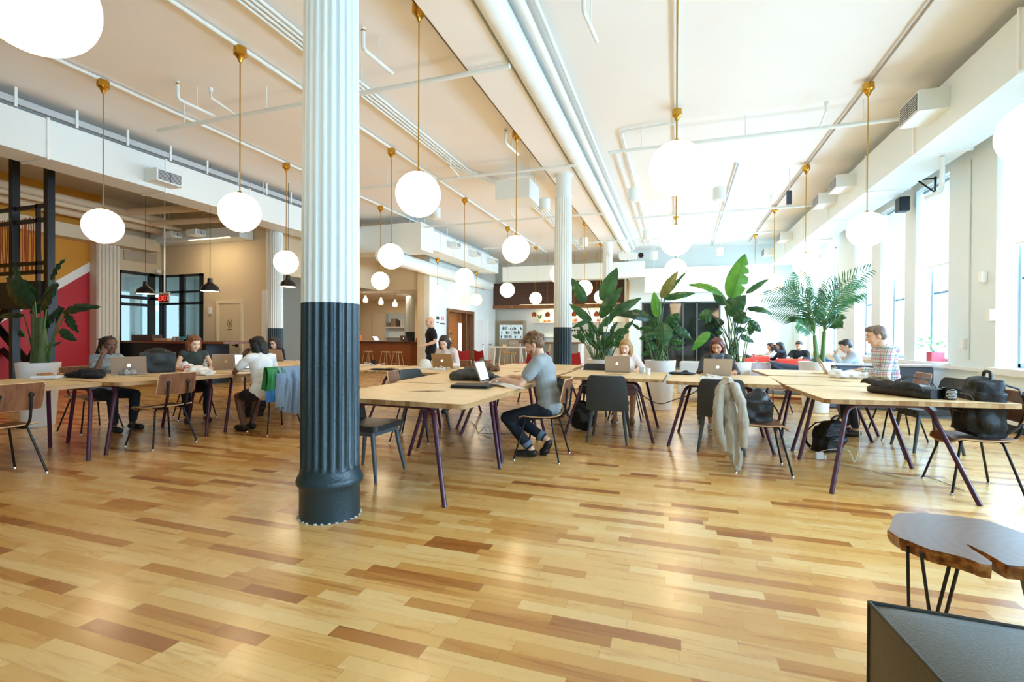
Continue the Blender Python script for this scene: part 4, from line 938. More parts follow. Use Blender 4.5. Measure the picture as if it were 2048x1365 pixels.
def laptop(label, loc, rz, ang=105, z=TH+.004, col=ALU, lit=True, group='open silver laptops', w=.36, d=.235, scr=None):
    """rz: direction the user sits is local -y; the lid back looks to local +y"""
    r = thing('laptop', label, 'laptop', (*loc, z), rz, group)
    MB().box(-w/2, w/2, -d, 0, 0, .013).build('base', col, r, False, .004)
    MB().box(-w/2+.03, w/2-.03, -d*.55, -.02, .013, .0145).build('keyboard', KEYB, r, False)
    a = math.radians(ang-90); T = Matrix.Translation((0, 0, .012)) @ Matrix.Rotation(-a, 4, 'X')
    MB().box(-w/2, w/2, -.003, .004, 0, d, T).build('lid', col, r, False, .003)
    MB().box(-w/2+.006, w/2-.006, -.0046, -.003, .008, d-.006, T).build('bezel', KEYB, r, False)
    MB().box(-w/2+.014, w/2-.014, -.0056, -.0046, .018, d-.014, T).build('screen', scr or SCR, r, False)
    m = MB(); apple(m, T @ Matrix.Translation((0, .0042, d*.5)) @ Matrix.Rotation(math.pi/2, 4, 'X') @ Matrix.Rotation(math.pi, 4, 'Y') @ Matrix.Translation((0, 0, 0)), .021)
    m.build('logo', LOGO if lit else mat('dull_logo', 'e6e6e6', .3), r, False)
    return r
def pxy(px, py, z=TH): p = Zp(px, py, z); return (p.x, p.y)
PI = math.pi
laptop('silver laptop with a glowing logo in front of the woman with dreadlocks', (-6.62, 4.32), PI+1.05-.15, 112)
laptop('open laptop with its bright screen facing the woman in the white top', (-5.92, 5.5), 1.05, 108)
laptop('grey laptop behind the water bottle in front of the redhead', (-6.38, 5.52), PI+.9, 110, lit=False)
laptop('silver laptop of the woman in glasses', (-7.72, 7.85), PI+.1, 108)
laptop('silver laptop of the woman with the dark bob, right of the white hat', pxy(886, 738), PI, 106, col=mat('laptop_warm', 'b79a72', .35, metal=.6))
laptop('laptop on whose screen the man in grey works', (-1.99, 5.0), PI/2+.1, 110)
laptop('silver laptop of the blonde woman', (-.8, 7.22), PI, 104)
laptop('silver laptop of the auburn haired woman, with white cables in front', (.54, 7.1), PI+.06, 114)
laptop('laptop seen edge-on in front of the man in plaid', (2.08, 8.12), PI/2-.1, 118)
def heap(name, label, cat, balls, m, vox=.008, wob=.02, ws=14, sm=2, group=None, flat=None, part='cloth'):
    """soft thing melted from ellipsoids [(x,y,z,rx,ry,rz,rot)]; flat = level of the surface under it"""
    c = Vector((sum(b[0] for b in balls)/len(balls), sum(b[1] for b in balls)/len(balls), 0)); q = MB()
    for b in balls:
        R = Matrix.Rotation(b[6] if len(b) > 6 else 0, 3, 'Z'); q.ball((b[0]-c.x, b[1]-c.y, b[2]), (b[3], b[4], b[5]), 16, 10, R)
    f = fuse(q, vox, sm, wob, ws, len(label))
    if flat is not None: f.v = [Vector((p.x, p.y, max(p.z, flat+.001))) for p in f.v]
    r = thing(name, label, cat, (c.x, c.y, 0), 0, group); f.build(part, m, r); return r
BLK = mat('black_nylon', '15171a', .6, var=.2, scale=30, bump=.3, bscale=60)
BLKL = mat('black_leather', '17181a', .35, var=.2, scale=20, bump=.2, bscale=70)
# --- desk of the man in grey
x, y = pxy(942, 776); R = Matrix.Rotation(.12, 4, 'Z')
sl = thing('laptop_sleeve', 'black padded zip sleeve lying on the nearest shared desk', 'laptop sleeve', (x, y+.03, TH), .15)
MB().prism(round_poly([(-.19, -.13), (.19, -.13), (.19, .13), (-.19, .13)], .03), .001, .032).build('sleeve', BLK, sl, True, .008)
MB().tube([(-.19, -.131, .017), (.19, -.131, .017), (.192, .13, .017)], .003, 6).build('zip', BLACKM, sl)
x, y = pxy(935, 762)
heap('rain_jacket', 'dark grey jacket heaped behind the black laptop sleeve', 'jacket', [(x-.08, y+.05, .81, .17, .14, .07, .2), (x+.1, y+.1, .81, .2, .12, .065, -.3), (x+.28, y+.12, .785, .13, .08, .035, .2), (x-.02, y+.08, .85, .1, .09, .05)], mat('charcoal_cloth', '4a4b4c', .7, var=.2, scale=30, bump=.3, bscale=50), wob=.035, ws=12, flat=TH+.003)
x, y = pxy(945, 745)
heap('brown_bag', 'brown tweed bag slumped on the desk left of the open laptop screen', 'bag', [(x+.05, y+.3, .83, .17, .12, .075, -.3), (x-.12, y+.25, .80, .1, .12, .05, 0), (x+.2, y+.28, .8, .13, .1, .05, -.4), (x+.0, y+.36, .9, .04, .1, .05, .3)], mat('brown_tweed', '6e5138', .85, var=.4, scale=60, bump=.5, bscale=90), wob=.03, flat=TH+.003)
pp = thing('paper', 'creased white sheet of paper draped over the desk edge by the man in grey', 'paper', (0, 0, 0))
PA = [Zp(985, 772, TH+.006), Zp(1060, 785, TH-.01), Zp(1015, 764, TH+.012), Zp(960, 766, TH+.02)]
MB().grid(lambda u, v: PA[0].lerp(PA[1], u).lerp(PA[3].lerp(PA[2], u), v)+Vector((0, 0, .012*math.sin(u*9+v*3)+.012)), 24, 10, .0015).build('sheet', mat('paper_white', 'f1f0ec', .7), pp)
# --- desk of the dark bob woman
x, y = pxy(850, 737); ht = thing('sun_hat', 'white cloth sun hat standing on the desk by the silver laptop', 'hat', (x, y, TH))
MB().lathe([(.0, .15), (.05, .145), (.085, .11), (.1, .05), (.105, .02), (.17, .004), (.165, .001)], n=28, cap=False).build('hat', mat('hat_white', 'eeeae0', .8, bump=.2), ht)
x, y = pxy(770, 741)
heap('black_pouch', 'flat black zip pouch on the left half of the bob woman desk', 'pouch', [(x-.1, y, TH+.012, .16, .09, .018, .1), (x+.1, y, TH+.014, .14, .08, .02, 0)], BLK, wob=.008, flat=TH+.001)
def cable(name, label, pts, r, m, cat='cable', group=None):
    P_ = [Vector(p) for p in pts]; out = []
    for i in range(len(P_)-1):
        p0, p1, p2, p3 = P_[max(i-1, 0)], P_[i], P_[i+1], P_[min(i+2, len(P_)-1)]
        for k in range(8):
            t = k/8; out.append(.5*((2*p1)+(p2-p0)*t+(2*p0-5*p1+4*p2-p3)*t*t+(-p0+3*p1-3*p2+p3)*t**3))
    out.append(P_[-1]); return tag(MB().tube(out, r, 7).build(name, m), label, cat, group)
WC = mat('cable_white', 'e8e8e6', .5); DC = mat('cable_dark', '4a4138', .6); GC = mat('cable_grey', 'a9a9a6', .5)
rnd = random.Random(11)
def tangle(label, cx, cy, n=9, s=.12, m=WC, z=TH):
    return cable('cable_tangle', label, [(cx+rnd.uniform(-s, s), cy+rnd.uniform(-s*.6, s*.6), z+.006+rnd.uniform(0, .05)) for _ in range(n)], .0035, m)
tangle('tangle of white cables on the desk just right of the big column', *pxy(742, 733), 14, .2); tangle('white cables in front of the laptop of the auburn woman', *pxy(1435, 757), 12, .16)
tangle('white cables beside the laptop of the woman in glasses', *pxy(603, 727), 10, .16); tangle('white cable loop in front of the laptop of the dark bob woman', *pxy(890, 741), 7, .14); tangle('dark cables by the mug near the plaid man', *pxy(1668, 748), 8, .1, DC)
def strip(label, px, py, w=.3, rz=0):
    x, y = pxy(px, py); r = thing('power_strip', label, 'power strip', (x, y, TH), rz); MB().box(-w/2, w/2, -.02, .02, .001, .03).build('housing', WC, r, False, .006)
    for k in range(4): MB().box(-w/2+.03+k*.07, -w/2+.065+k*.07, -.014, .014, .03, .045).build('plug', WC, r, False, .003)
strip('white power strip in front of the laptop of the auburn woman', 1428, 760, .34); strip('small white power strip in front of the bob woman laptop', 878, 741, .2)
def mug(label, loc, z, h=.095, r0=.041, m=None, wr=False, group=None, rz=0):
    r = thing('mug', label, 'mug', (*loc, z), rz, group); m = m or mat('black_glaze', '101214', .15)
    MB().lathe([(r0*.9, 0), (r0, .008), (r0, h), (r0-.004, h), (r0-.005, .01), (0, .01)], n=32, cap=False).build('cup', m, r)
    MB().tube([(r0-.002, 0, h*.8), (r0+.02, 0, h*.83), (r0+.035, 0, h*.6), (r0+.03, 0, h*.32), (r0, 0, h*.2)], .0055, 8).build('handle', m, r)
    if wr:
        q = MB(); rr = r0+.0008
        for k, (zz, a0, a1) in enumerate([(.075, -2.5, -1.0), (.062, -2.6, -.9), (.05, -2.35, -1.2), (.036, -2.6, -.9), (.022, -2.4, -1.1)]):
            q.tube([(rr*math.cos(a0+(a1-a0)*i/24), rr*math.sin(a0+(a1-a0)*i/24), zz+.004*math.sin(i*1.7+k)) for i in range(25)], .0016, 5)
        q.tube([(rr*math.cos(-1.75+.95*math.cos(t)), rr*math.sin(-1.75+.95*math.cos(t)), .05+.04*math.sin(t)) for t in [i*math.pi/16 for i in range(33)]], .0012, 5)
        q.build('white_print', mat('print_white', 'e6e6e0', .5), r)
    return r
mug('black mug with white lettering on the bright right desk', pxy(1898, 800), TH, .1, .046, wr=True, rz=.3)
mug('black mug beside the laptop of the man in plaid', pxy(1668, 744), TH, .1, .043, wr=True)
mug('dark mug behind the cable tangle right of the big column', pxy(746, 731), TH, .1, .045)
def cup(label, px, py, m=None, z=TH, name='glass_cup'):
    x, y = pxy(px, py, z); r = thing(name, label, 'cup', (x, y, z)); MB().lathe([(.028, 0), (.036, .09), (.034, .09), (.027, .005)], n=20, cap=False).build('cup', m or mat('clear_plastic', 'e8eef0', .1, tr=.8), r)
cup('clear cup right of the laptop of the blonde woman', 1283, 748); cup('second small cup beside the clear cup by the blonde woman', 1296, 750, WC)
x, y = pxy(1362, 750); heap('glasses_case', 'dark blue case with sunglasses on the desk left of the auburn woman', 'case', [(x-.05, y, TH+.02, .12, .06, .022), (x+.1, y, TH+.02, .1, .05, .02, .2), (x+.06, y, TH+.05, .04, .02, .02)], mat('navy_cloth', '232c36', .5, var=.3, scale=40), wob=.01, flat=TH+.001)
# --- right front desk
b0 = Zp(1728, 785, TH); b1 = Zp(1850, 800, TH)
mb_ = thing('messenger_bag', 'black messenger bag lying open on the bright right desk', 'bag', (0, 0, 0)); q = MB()
d_ = (b1-b0).normalized(); n_ = Vector((-d_.y, d_.x, 0)); Lb = (b1-b0).length
prof = [(0, .0, .05), (.05, .05, .075), (.3, .07, .11), (.6, .075, .115), (.85, .07, .1), (1.0, .05, .085)]
def bagf(u, v):
    k = u*(len(prof)-1); i = min(int(k), len(prof)-2); t = k-i; a_, b_ = prof[i], prof[i+1]; s_ = a_[0]*(1-t)+b_[0]*t; hh_ = a_[2]*(1-t)+b_[2]*t; ww_ = .13*(1-.5*(abs(2*u-1)**4)); a2 = v*2*math.pi
    cx, cz = math.cos(a2), math.sin(a2); cx = math.copysign(abs(cx)**.6, cx); cz = math.copysign(abs(cz)**.6, cz)
    return b0+d_*(s_*Lb)+n_*(.12+ww_*cx)+Vector((0, 0, max(.0015, hh_*.5*(1+cz)+.006*noise.noise(Vector((u*9, v*9, 0))))))
MB().grid(bagf, 40, 28).add([bagf(0, j/28) for j in range(28)], [tuple(range(28))]).add([bagf(1, j/28) for j in range(28)], [tuple(range(28))]).build('bag_body', BLKL, mb_)
MB().grid(lambda u, v: b0.lerp(b1, .1+u*.85)+Vector((0, -.03+.26*v, .075+.055*math.sin(math.pi*v)**.6+.006*math.sin(u*17))), 26, 12, .006).build('flap', BLK, mb_)
e = b1+Vector((.02, .12, .05))
for k, dd in enumerate((0, .05)): MB().tube([e+Vector((-.22, dd, .05)), e+Vector((-.08, dd+.03, .13)), e+Vector((.06, dd, .11)), e+Vector((.12, dd, .02)), e+Vector((.06, dd-.03, -.03))], .012, 8, ell=.4).build('strap', BLK, mb_)
def backpack(label, c, rz, s=1, m=BLK, slump=0):
    r = thing('backpack', label, 'backpack', c, rz); q = MB(); Bx = lambda *a: q.prism(*a)
    def slab(x0, x1, y0, y1, z0, z1, rr_): 
        p = MB().prism(round_poly([(x0, y0), (x1, y0), (x1, y1), (x0, y1)], rr_), z0, z1); q.add([v*s for v in p.v], p.f)
    slab(-.165, .165, -.1, .11, 0, .36, .05); slab(-.13, .13, -.08, .1, .3, .45, .05); slab(-.14, .14, -.17, -.05, .03, .24, .04); q.ball((0, -.02*s, .42*s), (.12*s, .09*s, .07*s), 16, 10); q.ball((-.15*s, -.02, .12*s), (.05*s, .07*s, .1*s), 12, 8); q.ball((.15*s, -.02, .12*s), (.05*s, .07*s, .1*s), 12, 8)
    f = fuse(q, .008, 4, .03, 9, 7)
    f.v = [Vector((p.x+slump*p.z*p.z*1.5, p.y, max(p.z*(1-abs(slump)*.3), .002))) for p in f.v]; f.build('bag_body', m, r)
    sh = lambda x, y, z: ((x+slump*z*z*1.5)*s, y*s, z*s*(1-abs(slump)*.3))
    MB().tube(fillet([sh(-.05, .04, .45), sh(-.045, .04, .53), sh(.045, .04, .53), sh(.05, .04, .45)], .03), .013*s, 8).build('grab_handle', m, r)
    for k in (-1, 1): MB().tube([sh(k*.06, .08, .44), sh(k*.11, .19, .4), sh(k*.16, .22, .25), sh(k*.17, .16, .1), sh(k*.15, .1, .04)], .026*s, 8, ell=.35).build('shoulder_strap', m, r)
    for z_ in (.2, .34): MB().tube([sh(-.15, -.11, z_-.05), sh(-.1, -.175 if z_ < .3 else -.12, z_), sh(.1, -.175 if z_ < .3 else -.12, z_), sh(.15, -.11, z_-.05)], .004, 6).build('zip', mat('zip_grey', '55595c', .4), r)
    return r
backpack('big black backpack propped on the plywood chair at the right edge', (2.42, 5.08, .463), -PI/2, 1.0)
backpack('black backpack slumped on the floor under the bright right desk', (1.62, 6.3, 0), .5, .85, slump=.5)
backpack('black bag on the floor between the desk legs near the redhead woman', (-6.3, 5.95, 0), 1.2, .8, slump=.5)
def pbag(label, balls, m=None): return heap('plastic_bag', label, 'plastic bag', balls, m or mat('white_plastic', 'eef0ee', .4, bump=.6, bscale=25), wob=.035, ws=16, sm=1, flat=TH+.002, part='bag_film')
x, y = pxy(1710, 757); pbag('crumpled white plastic bag in front of the man in plaid', [(x-.15, y, .8, .16, .1, .06), (x+.1, y+.03, .8, .18, .12, .06), (x+.28, y, .79, .1, .1, .04)])
# --- left desks
x, y = pxy(395, 750); pb = pbag('white plastic carrier bag with red print on the desk by the redhead woman', [(x, y, .81, .17, .13, .065), (x-.2, y+.02, .82, .08, .07, .07), (x-.25, y, .88, .06, .04, .05), (x+.17, y-.02, .79, .12, .1, .04)], mat('cream_plastic', 'f2ede4', .4, bump=.5, bscale=25))
q = MB()
for k in range(4): q.tube([Vector((.0+.012*k, -.125+.004*k, .80+.02*k))+Vector((.05*math.cos(t), .0, .02*math.sin(t))) for t in [i*.7 for i in range(8)]], .005, 6)
q.build('red_print', mat('print_red', 'd8303a', .5), pb)
x, y = pxy(318, 744); tb = thing('tote_bag', 'large black structured tote bag standing on the desk of the woman with dreadlocks', 'bag', (x+.12, y-.1, TH), .95)
q = MB(); q.ball((0, 0, .17), (.22, .085, .16), 20, 12); q.box(-.2, .2, -.075, .075, .0, .27); f = fuse(q, .008, 3, .01, 8); f.v = [Vector((p.x, p.y, max(.001, p.z))) for p in f.v]; f.build('bag_body', mat('dark_green_leather', '1b2120', .45, bump=.2, bscale=90), tb)
for sy in (-1, 1): MB().tube(fillet([(-.09, sy*.06, .22), (-.08, sy*.075, .33), (.08, sy*.075, .33), (.09, sy*.06, .22)], .05), .007, 8).build('handle', BLKL, tb)
tk = thing('takeout_box', 'white takeout box with leftover food on the leftmost desk', 'takeout box', (*pxy(98, 757), TH), .6)
MB().box(-.13, .13, -.1, .1, .001, .035).build('tray', WC, tk, False, .008); q = MB(); rr = random.Random(2)
for k in range(16): q.ball((rr.uniform(-.1, .1), rr.uniform(-.07, .07), .04+rr.uniform(0, .012)), (.025, .018, .012), 8, 6)
q.build('food', mat('food_brown', 'b5763c', .6, var=.5, scale=40), tk)
x, y = pxy(165, 756); heap('black_cloth', 'black garment lying in a low heap on the desk before the dreadlocks woman', 'garment', [(x-.18, y, TH+.025, .16, .1, .03), (x+.02, y+.05, TH+.05, .2, .13, .055), (x+.2, y, TH+.03, .14, .1, .035)], mat('black_cotton', '101114', .95), wob=.02, flat=TH+.002)
x, y = pxy(248, 750); heap('plastic_wrap', 'crumpled clear wrap in front of the glowing laptop at the left', 'wrap', [(x, y, TH+.02, .12, .07, .03), (x+.1, y, TH+.03, .08, .06, .035)], mat('wrap_grey', 'a9a8a4', .25, bump=.6, bscale=40), wob=.03, ws=25, flat=TH+.002)
x, y = pxy(410, 742); wb = thing('water_bottle', 'small clear water bottle between the redhead and the lit screen', 'bottle', (x, y, TH)); MB().lathe([(.03, 0), (.032, .02), (.032, .1), (.012, .135), (.012, .15)], n=20).build('bottle', mat('clear_bottle', 'd9e4ea', .1, tr=.7), wb); MB().lathe([(.014, .15), (.014, .165)], n=14).build('bottle_cap', WC, wb)
# --- floor things and cables
lt = thing('leather_tote', 'black leather tote bag on the floor beside the man in grey, under the blonde woman desk', 'bag', (-1.18, 6.55, 0), .1)
lt['label'] = 'black leather tote bag standing on the floor behind the man in grey'
q = MB(); q.ball((0, 0, .13), (.17, .1, .14), 18, 12); q.ball((-.02, 0, .28), (.13, .07, .13), 18, 12); f = fuse(q, .009, 2, .025, 10); f.v = [Vector((p.x, p.y, max(.001, p.z))) for p in f.v]; f.build('bag_body', BLKL, lt)
for sy in (-1, 1): MB().tube(fillet([(-.07, sy*.05, .36), (-.05, sy*.05, .52), (.05, sy*.05, .52), (.06, sy*.05, .36)], .05), .008, 8).build('handle', BLKL, lt)
hb_ = thing('handbag', 'black leather handbag with thin straps on the seat beside the beige jacket', 'handbag', (.75, 5.2, .462), .2)
q = MB(); q.prism(round_poly([(-.135, -.09), (.135, -.09), (.125, .09), (-.125, .09)], .04), 0, .2); q.ball((0, 0, .17), (.13, .08, .12), 18, 12); q.ball((.02, 0, .26), (.07, .03, .06), 14, 8); f = fuse(q, .008, 2, .012, 12); f.v = [Vector((p.x, p.y, max(.001, p.z))) for p in f.v]; f.build('bag_body', BLKL, hb_)
for k in (0, 1): MB().tube([(-.03, .03*k, .25), (.06, -.02, .28), (.16, -.05-.02*k, .12), (.2, -.06, .03), (.15, -.07, .01)], .005, 7).build('strap', mat('oxblood_leather', '3a1f24', .4), hb_)
def drape(name, label, cat, top, wdir, w, hf, hb2, m, folds=6, amp=.02, flare=.12, seed=0, thick=.006, nx=.03, group=None):
    """cloth hung over an edge: top centre point, wdir along the edge, drops hf in front (outward) and hb2 behind"""
    wd = Vector(wdir).normalized(); out = Vector((wd.y, -wd.x, 0)); r = thing(name, label, cat, top, 0, group); L = hf+hb2+.08
    def fn(u, v):
        s = v*L; a = (u-.5)*w
        if s < hb2: d, z = -nx, -(hb2-s)
        elif s < hb2+.08: t = (s-hb2)/.08; d, z = -nx+2*nx*t, .015*math.sin(math.pi*t)
        else: d, z = nx, -(s-hb2-.08)
        k = min(1, abs(z)/.15); fl = 1+flare*abs(z)/max(hf, .1)
        ph = math.sin(u*folds*math.pi*1.15+seed)+.5*math.sin(u*folds*2.3*math.pi+seed*2+v*3); dd = d+(1 if d > 0 else -1)*k*(amp*(1+ph)*1.2)
        hem = .04*math.sin(u*5+seed)*k if (v > .95 or v < .05) else 0
        z += noise.noise(Vector((u*3+seed, v*4, 0)))*.015*k
        return wd*(a*fl*(1-.12*k*math.sin(v*3)))+out*dd+Vector((0, 0, z+hem))
    MB().grid(fn, 60, 46, thick).build('cloth', m, r); return r
BEI = mat('beige_cotton', 'b5ad9c', .9, var=.1, scale=15, bump=.3, bscale=60)
def hang(name, label, cat, spine, m, wob=.03, fold=16, vox=.007, group=None, seed=0, loc=(0, 0, 0)):
    """cloth bunched and hanging: spine = [(x,y,z,rx,ry,rz)], vertical folds pushed into it"""
    q = MB()
    for (x, y, z, a, b, c) in spine: q.ball((x, y, z), (a, b, c), 16, 12)
    f = fuse(q, vox, 1); me = MB(); c0 = Vector((sum(s_[0] for s_ in spine)/len(spine), sum(s_[1] for s_ in spine)/len(spine), 0))
    for p in f.v:
        d = Vector((p.x-c0.x, p.y-c0.y, 0)); d = d.normalized() if d.length > 1e-6 else Vector((1, 0, 0))
        n1 = (1-2.2*abs(noise.noise(Vector((p.x*fold, p.y*fold, p.z*2.0+seed)))))*.8+.45*noise.noise(Vector((p.x*34, p.y*34, p.z*7)))-.3
        me.v.append(p+d*n1*wob)
    me.f = f.f; r = thing(name, label, cat, (c0.x, c0.y, 0), 0, group); me.v = [p-c0 for p in me.v]; me.build('cloth', m, r); return r
hang('jacket', 'beige jacket hanging over a chair back between the two upholstered chairs', 'jacket', [(.49, 5.2, .83, .05, .17, .05), (.47, 5.12, .72, .08, .16, .14), (.48, 5.06, .52, .09, .13, .18), (.5, 5.0, .34, .09, .11, .2), (.55, 4.97, .16, .06, .07, .14), (.42, 5.08, .42, .06, .09, .2)], BEI, .042, 15)
bj = [o for o in bpy.data.objects if o.get('label', '').startswith('beige jacket')][0]
for pts in ([(.53, 4.98, .8), (.58, 4.9, .66), (.6, 4.88, .45), (.6, 4.9, .28)], [(.42, 5.0, .78), (.38, 4.93, .6), (.4, 4.9, .4), (.44, 4.93, .22)]):
    q = MB()
    for k_ in range(len(pts)-1): cap(q, Vector(pts[k_])-bj.location, Vector(pts[k_+1])-bj.location, .048-.006*k_, .044-.006*k_)
    f = fuse(q, .007, 1, .012, 11, 5); f.v = [p_+Vector((1, .3, 0))*(.009*noise.noise(Vector((p_.x*45, p_.y*45, p_.z*5)))) for p_ in f.v]; f.build('sleeve', BEI, bj)
DEN = mat('denim_blue', '7f93a5', .9, var=.12, scale=20, bump=.25, bscale=120)
def drape_on(name, label, cat, loc, rz, w, hf, hb2, m, folds=6, amp=.02, flare=.1, seed=0, up=.85, off=0):
    R = Matrix.Rotation(rz, 3, 'Z'); t = R @ Vector((off, -.285, 0)); wd = R @ Vector((1, 0, 0))
    return drape(name, label, cat, (loc[0]+t.x, loc[1]+t.y, up), wd, w, hf, hb2, m, folds, amp, flare, seed, .006, .035)
dj = drape_on('denim_shirt', 'pale blue denim shirt hung over a chair back beside the big column', 'shirt', (-5.03, 5.1), PI/2-.25, .44, .56, .2, DEN, 6, .03, .18, 2, off=.06)
for k in (-1, 1): MB().grid(lambda u, v: Matrix.Rotation(PI/2-.25, 3, 'Z') @ Vector((k*.2+(u-.5)*.12+.02*k*v, -.07-.03*math.sin(u*PI)-.01*math.sin(v*9), -.06-.42*v)), 12, 20, .012).build('sleeve', DEN, dj)
GN = mat('green_nylon', '1f7a30', .5, bump=.2)
gj = drape_on('jacket', 'green rain jacket with a blue hem on the chair of the woman in white', 'jacket', (-5.03, 5.1), PI/2-.25, .2, .3, .26, GN, 3, .012, .3, 3, off=-.2)
R = Matrix.Rotation(PI/2-.25, 3, 'Z'); MB().grid(lambda u, v: R @ Vector(((u-.5)*.27, -.065-.012*math.sin(u*13), -.27-.14*v)), 24, 6, .008).build('hem', mat('blue_nylon', '2466a0', .5, bump=.2), gj)
cable('power_cable', 'brown cable looping between the desks of the blonde and the auburn woman', [Yp(x_, y_, 6.25) for x_, y_ in [(1262, 768), (1290, 795), (1320, 808), (1350, 800), (1380, 790), (1410, 770)]], .006, DC)
cable('power_cable', 'thin dark cable running left from the blonde woman desk to the tote', [Yp(x_, y_, 6.35) for x_, y_ in [(1245, 768), (1180, 777), (1138, 779)]], .005, DC)
p = Zp(958, 872, 0); cable('charger_cable', 'white charger cable dropping to the floor under the desk of the man in grey', [(p.x+.18, p.y+.1, .72), (p.x+.2, p.y+.08, .4), (p.x+.08, p.y, .05), (p.x+.22, p.y-.1, .012), (p.x+.1, p.y+.06, .12), (p.x-.02, p.y, .02)], .006, WC)
cable('floor_cable', 'thin dark cable on the floor behind the white charger cable', [(p.x-.5, p.y+.9, .01), (p.x-.25, p.y+.5, .01), (p.x, p.y+.1, .012), (p.x+.5, p.y+.3, .01), (p.x+.7, p.y+.6, .01)], .004, DC)
p = Zp(1638, 920, 0); ad = thing('power_adapter', 'white square power adapter on the floor under the bright right desk', 'adapter', (p.x, p.y, 0), .3)
MB().box(-.04, .04, -.015, .015, .001, .08).build('housing', WC, ad, False, .008); MB().box(.05, .07, -.01, .01, .001, .05).build('plug', WC, ad, False, .004)
cable('charger_cable', 'white cable curling from the floor adapter to the desk leg', [(p.x, p.y, .08), (p.x+.1, p.y-.02, .12), (p.x+.24, p.y-.05, .13), (p.x+.3, p.y-.06, .02), (p.x+.36, p.y, .25), (p.x+.33, p.y+.02, .6)], .004, WC)
cable('floor_cable', 'thin grey cable trailing across the bright floor toward the slab table', [(p.x-.06, p.y-.02, .006), (p.x+.3, p.y-.3, .006), (p.x+.55, p.y-.55, .006), (p.x+.75, p.y-.4, .006), (p.x+.85, p.y-.8, .006)], .003, GC)
cable('charger_cable', 'white charger cable arching off the desk toward the woman in white', [Zp(440, 742, TH+.01), Zp(458, 742, TH+.04), Zp(470, 752, .7), Zp(466, 772, .58), Zp(458, 800, .4), Zp(462, 830, .2), Zp(478, 845, .02)], .007, WC)
# --- sill planter
sp_ = thing('potted_plant', 'small green plant in a red square pot on the window sill', 'potted plant', (4.52, 10.9, .862))
MB().prism(round_poly([(-.1, -.1), (.1, -.1), (.1, .1), (-.1, .1)], .01), 0, .17).build('pot', mat('red_ceramic', 'd83c48', .4), sp_, False)
# ================================================================== plants
def leafmat(key, c1, c2, tr=.25):
    m, nt, b = nodes(key); L = nt.links.new; tc = N(nt, 'ShaderNodeTexCoord'); nz = N(nt, 'ShaderNodeTexNoise'); nz.inputs['Scale'].default_value = 5; L(tc.outputs['Object'], nz.inputs[0])
    c = ramp(nt, nz.outputs['Fac'], [(.3, c1), (.7, c2)]); L(c, b.inputs['Base Color']); b.inputs['Roughness'].default_value = .38; b.inputs['Specular IOR Level'].default_value = .6
    t = N(nt, 'ShaderNodeBsdfTranslucent'); L(c, t.inputs[0]); mx = N(nt, 'ShaderNodeMixShader'); mx.inputs[0].default_value = tr; L(b.outputs[0], mx.inputs[1]); L(t.outputs[0], mx.inputs[2]); L(mx.outputs[0], nt.nodes['Material Output'].inputs[0]); return m
LF1 = leafmat('leaf_deep_green', '1f4a26', '3a6e34'); LF2 = leafmat('leaf_bright_green', '4a8a2c', '6aa23a', .4); LF3 = leafmat('leaf_dark', '12301a', '1f4a26', .1); LFO = leafmat('leaf_olive', '5d6a2c', '7d7a3a')
STEM = mat('stem_green', '5a7a3c', .5, var=.25, scale=15); STEMD = mat('stem_dark', '33492a', .5, var=.25)
def leaf(a, t, w, up, sag=.12, tears=0, cup=.25, seed=0):
    """blade from a to t, half-width w, side direction from up"""
    a, t = Vector(a), Vector(t); d = t-a; L = d.length; side = d.cross(Vector(up))
    if side.length < 1e-4: side = d.orthogonal()
    side.normalize(); nrm = side.cross(d).normalized(); mb = MB(); n = 22
    def mid(s): return a+d*s+nrm*(sag*L*(math.sin(math.pi*s)))
    def hw(s): return w*(math.sin(math.pi*min(1, s*.98+.02)**.75)**.72)*(1-.12*s)+.002
    for sg in (-1, 1):
        vs = []; fs = []; m = 6
        for i in range(n+1):
            s = i/n; c = mid(s); h = hw(s)
            if tears and i in (7, 12, 16) and sg > 0: h *= .45
            for j in range(m+1):
                q = j/m; wv = .012*math.sin(s*26+seed+sg)*q; vs.append(c+side*(sg*h*q)+nrm*(cup*h*(q**1.4)*-1+.0+wv*.8)-d*(.06*q*q*(1-s))*0)
        for i in range(n):
            for j in range(m): k = i*(m+1)+j; fs.append((k, k+1, k+m+2, k+m+1))
        mb.add(vs, fs)
    mb.tube([mid(i/n)+nrm*.002 for i in range(n+1)], [.006*(1-i/n)+.0012 for i in range(n+1)], 6)
    return mb
def planter(r, rt=.27, rb=.19, h=.87):
    MB().lathe([(rb, 0), (rb+.01, .01), (rt, h), (rt-.018, h), (rt-.03, h-.06)], n=40, cap=False).build('planter', POT, r)
    MB().lathe([(0, h-.06), (rt-.028, h-.055)], n=30, cap=False).build('soil', SOIL, r)
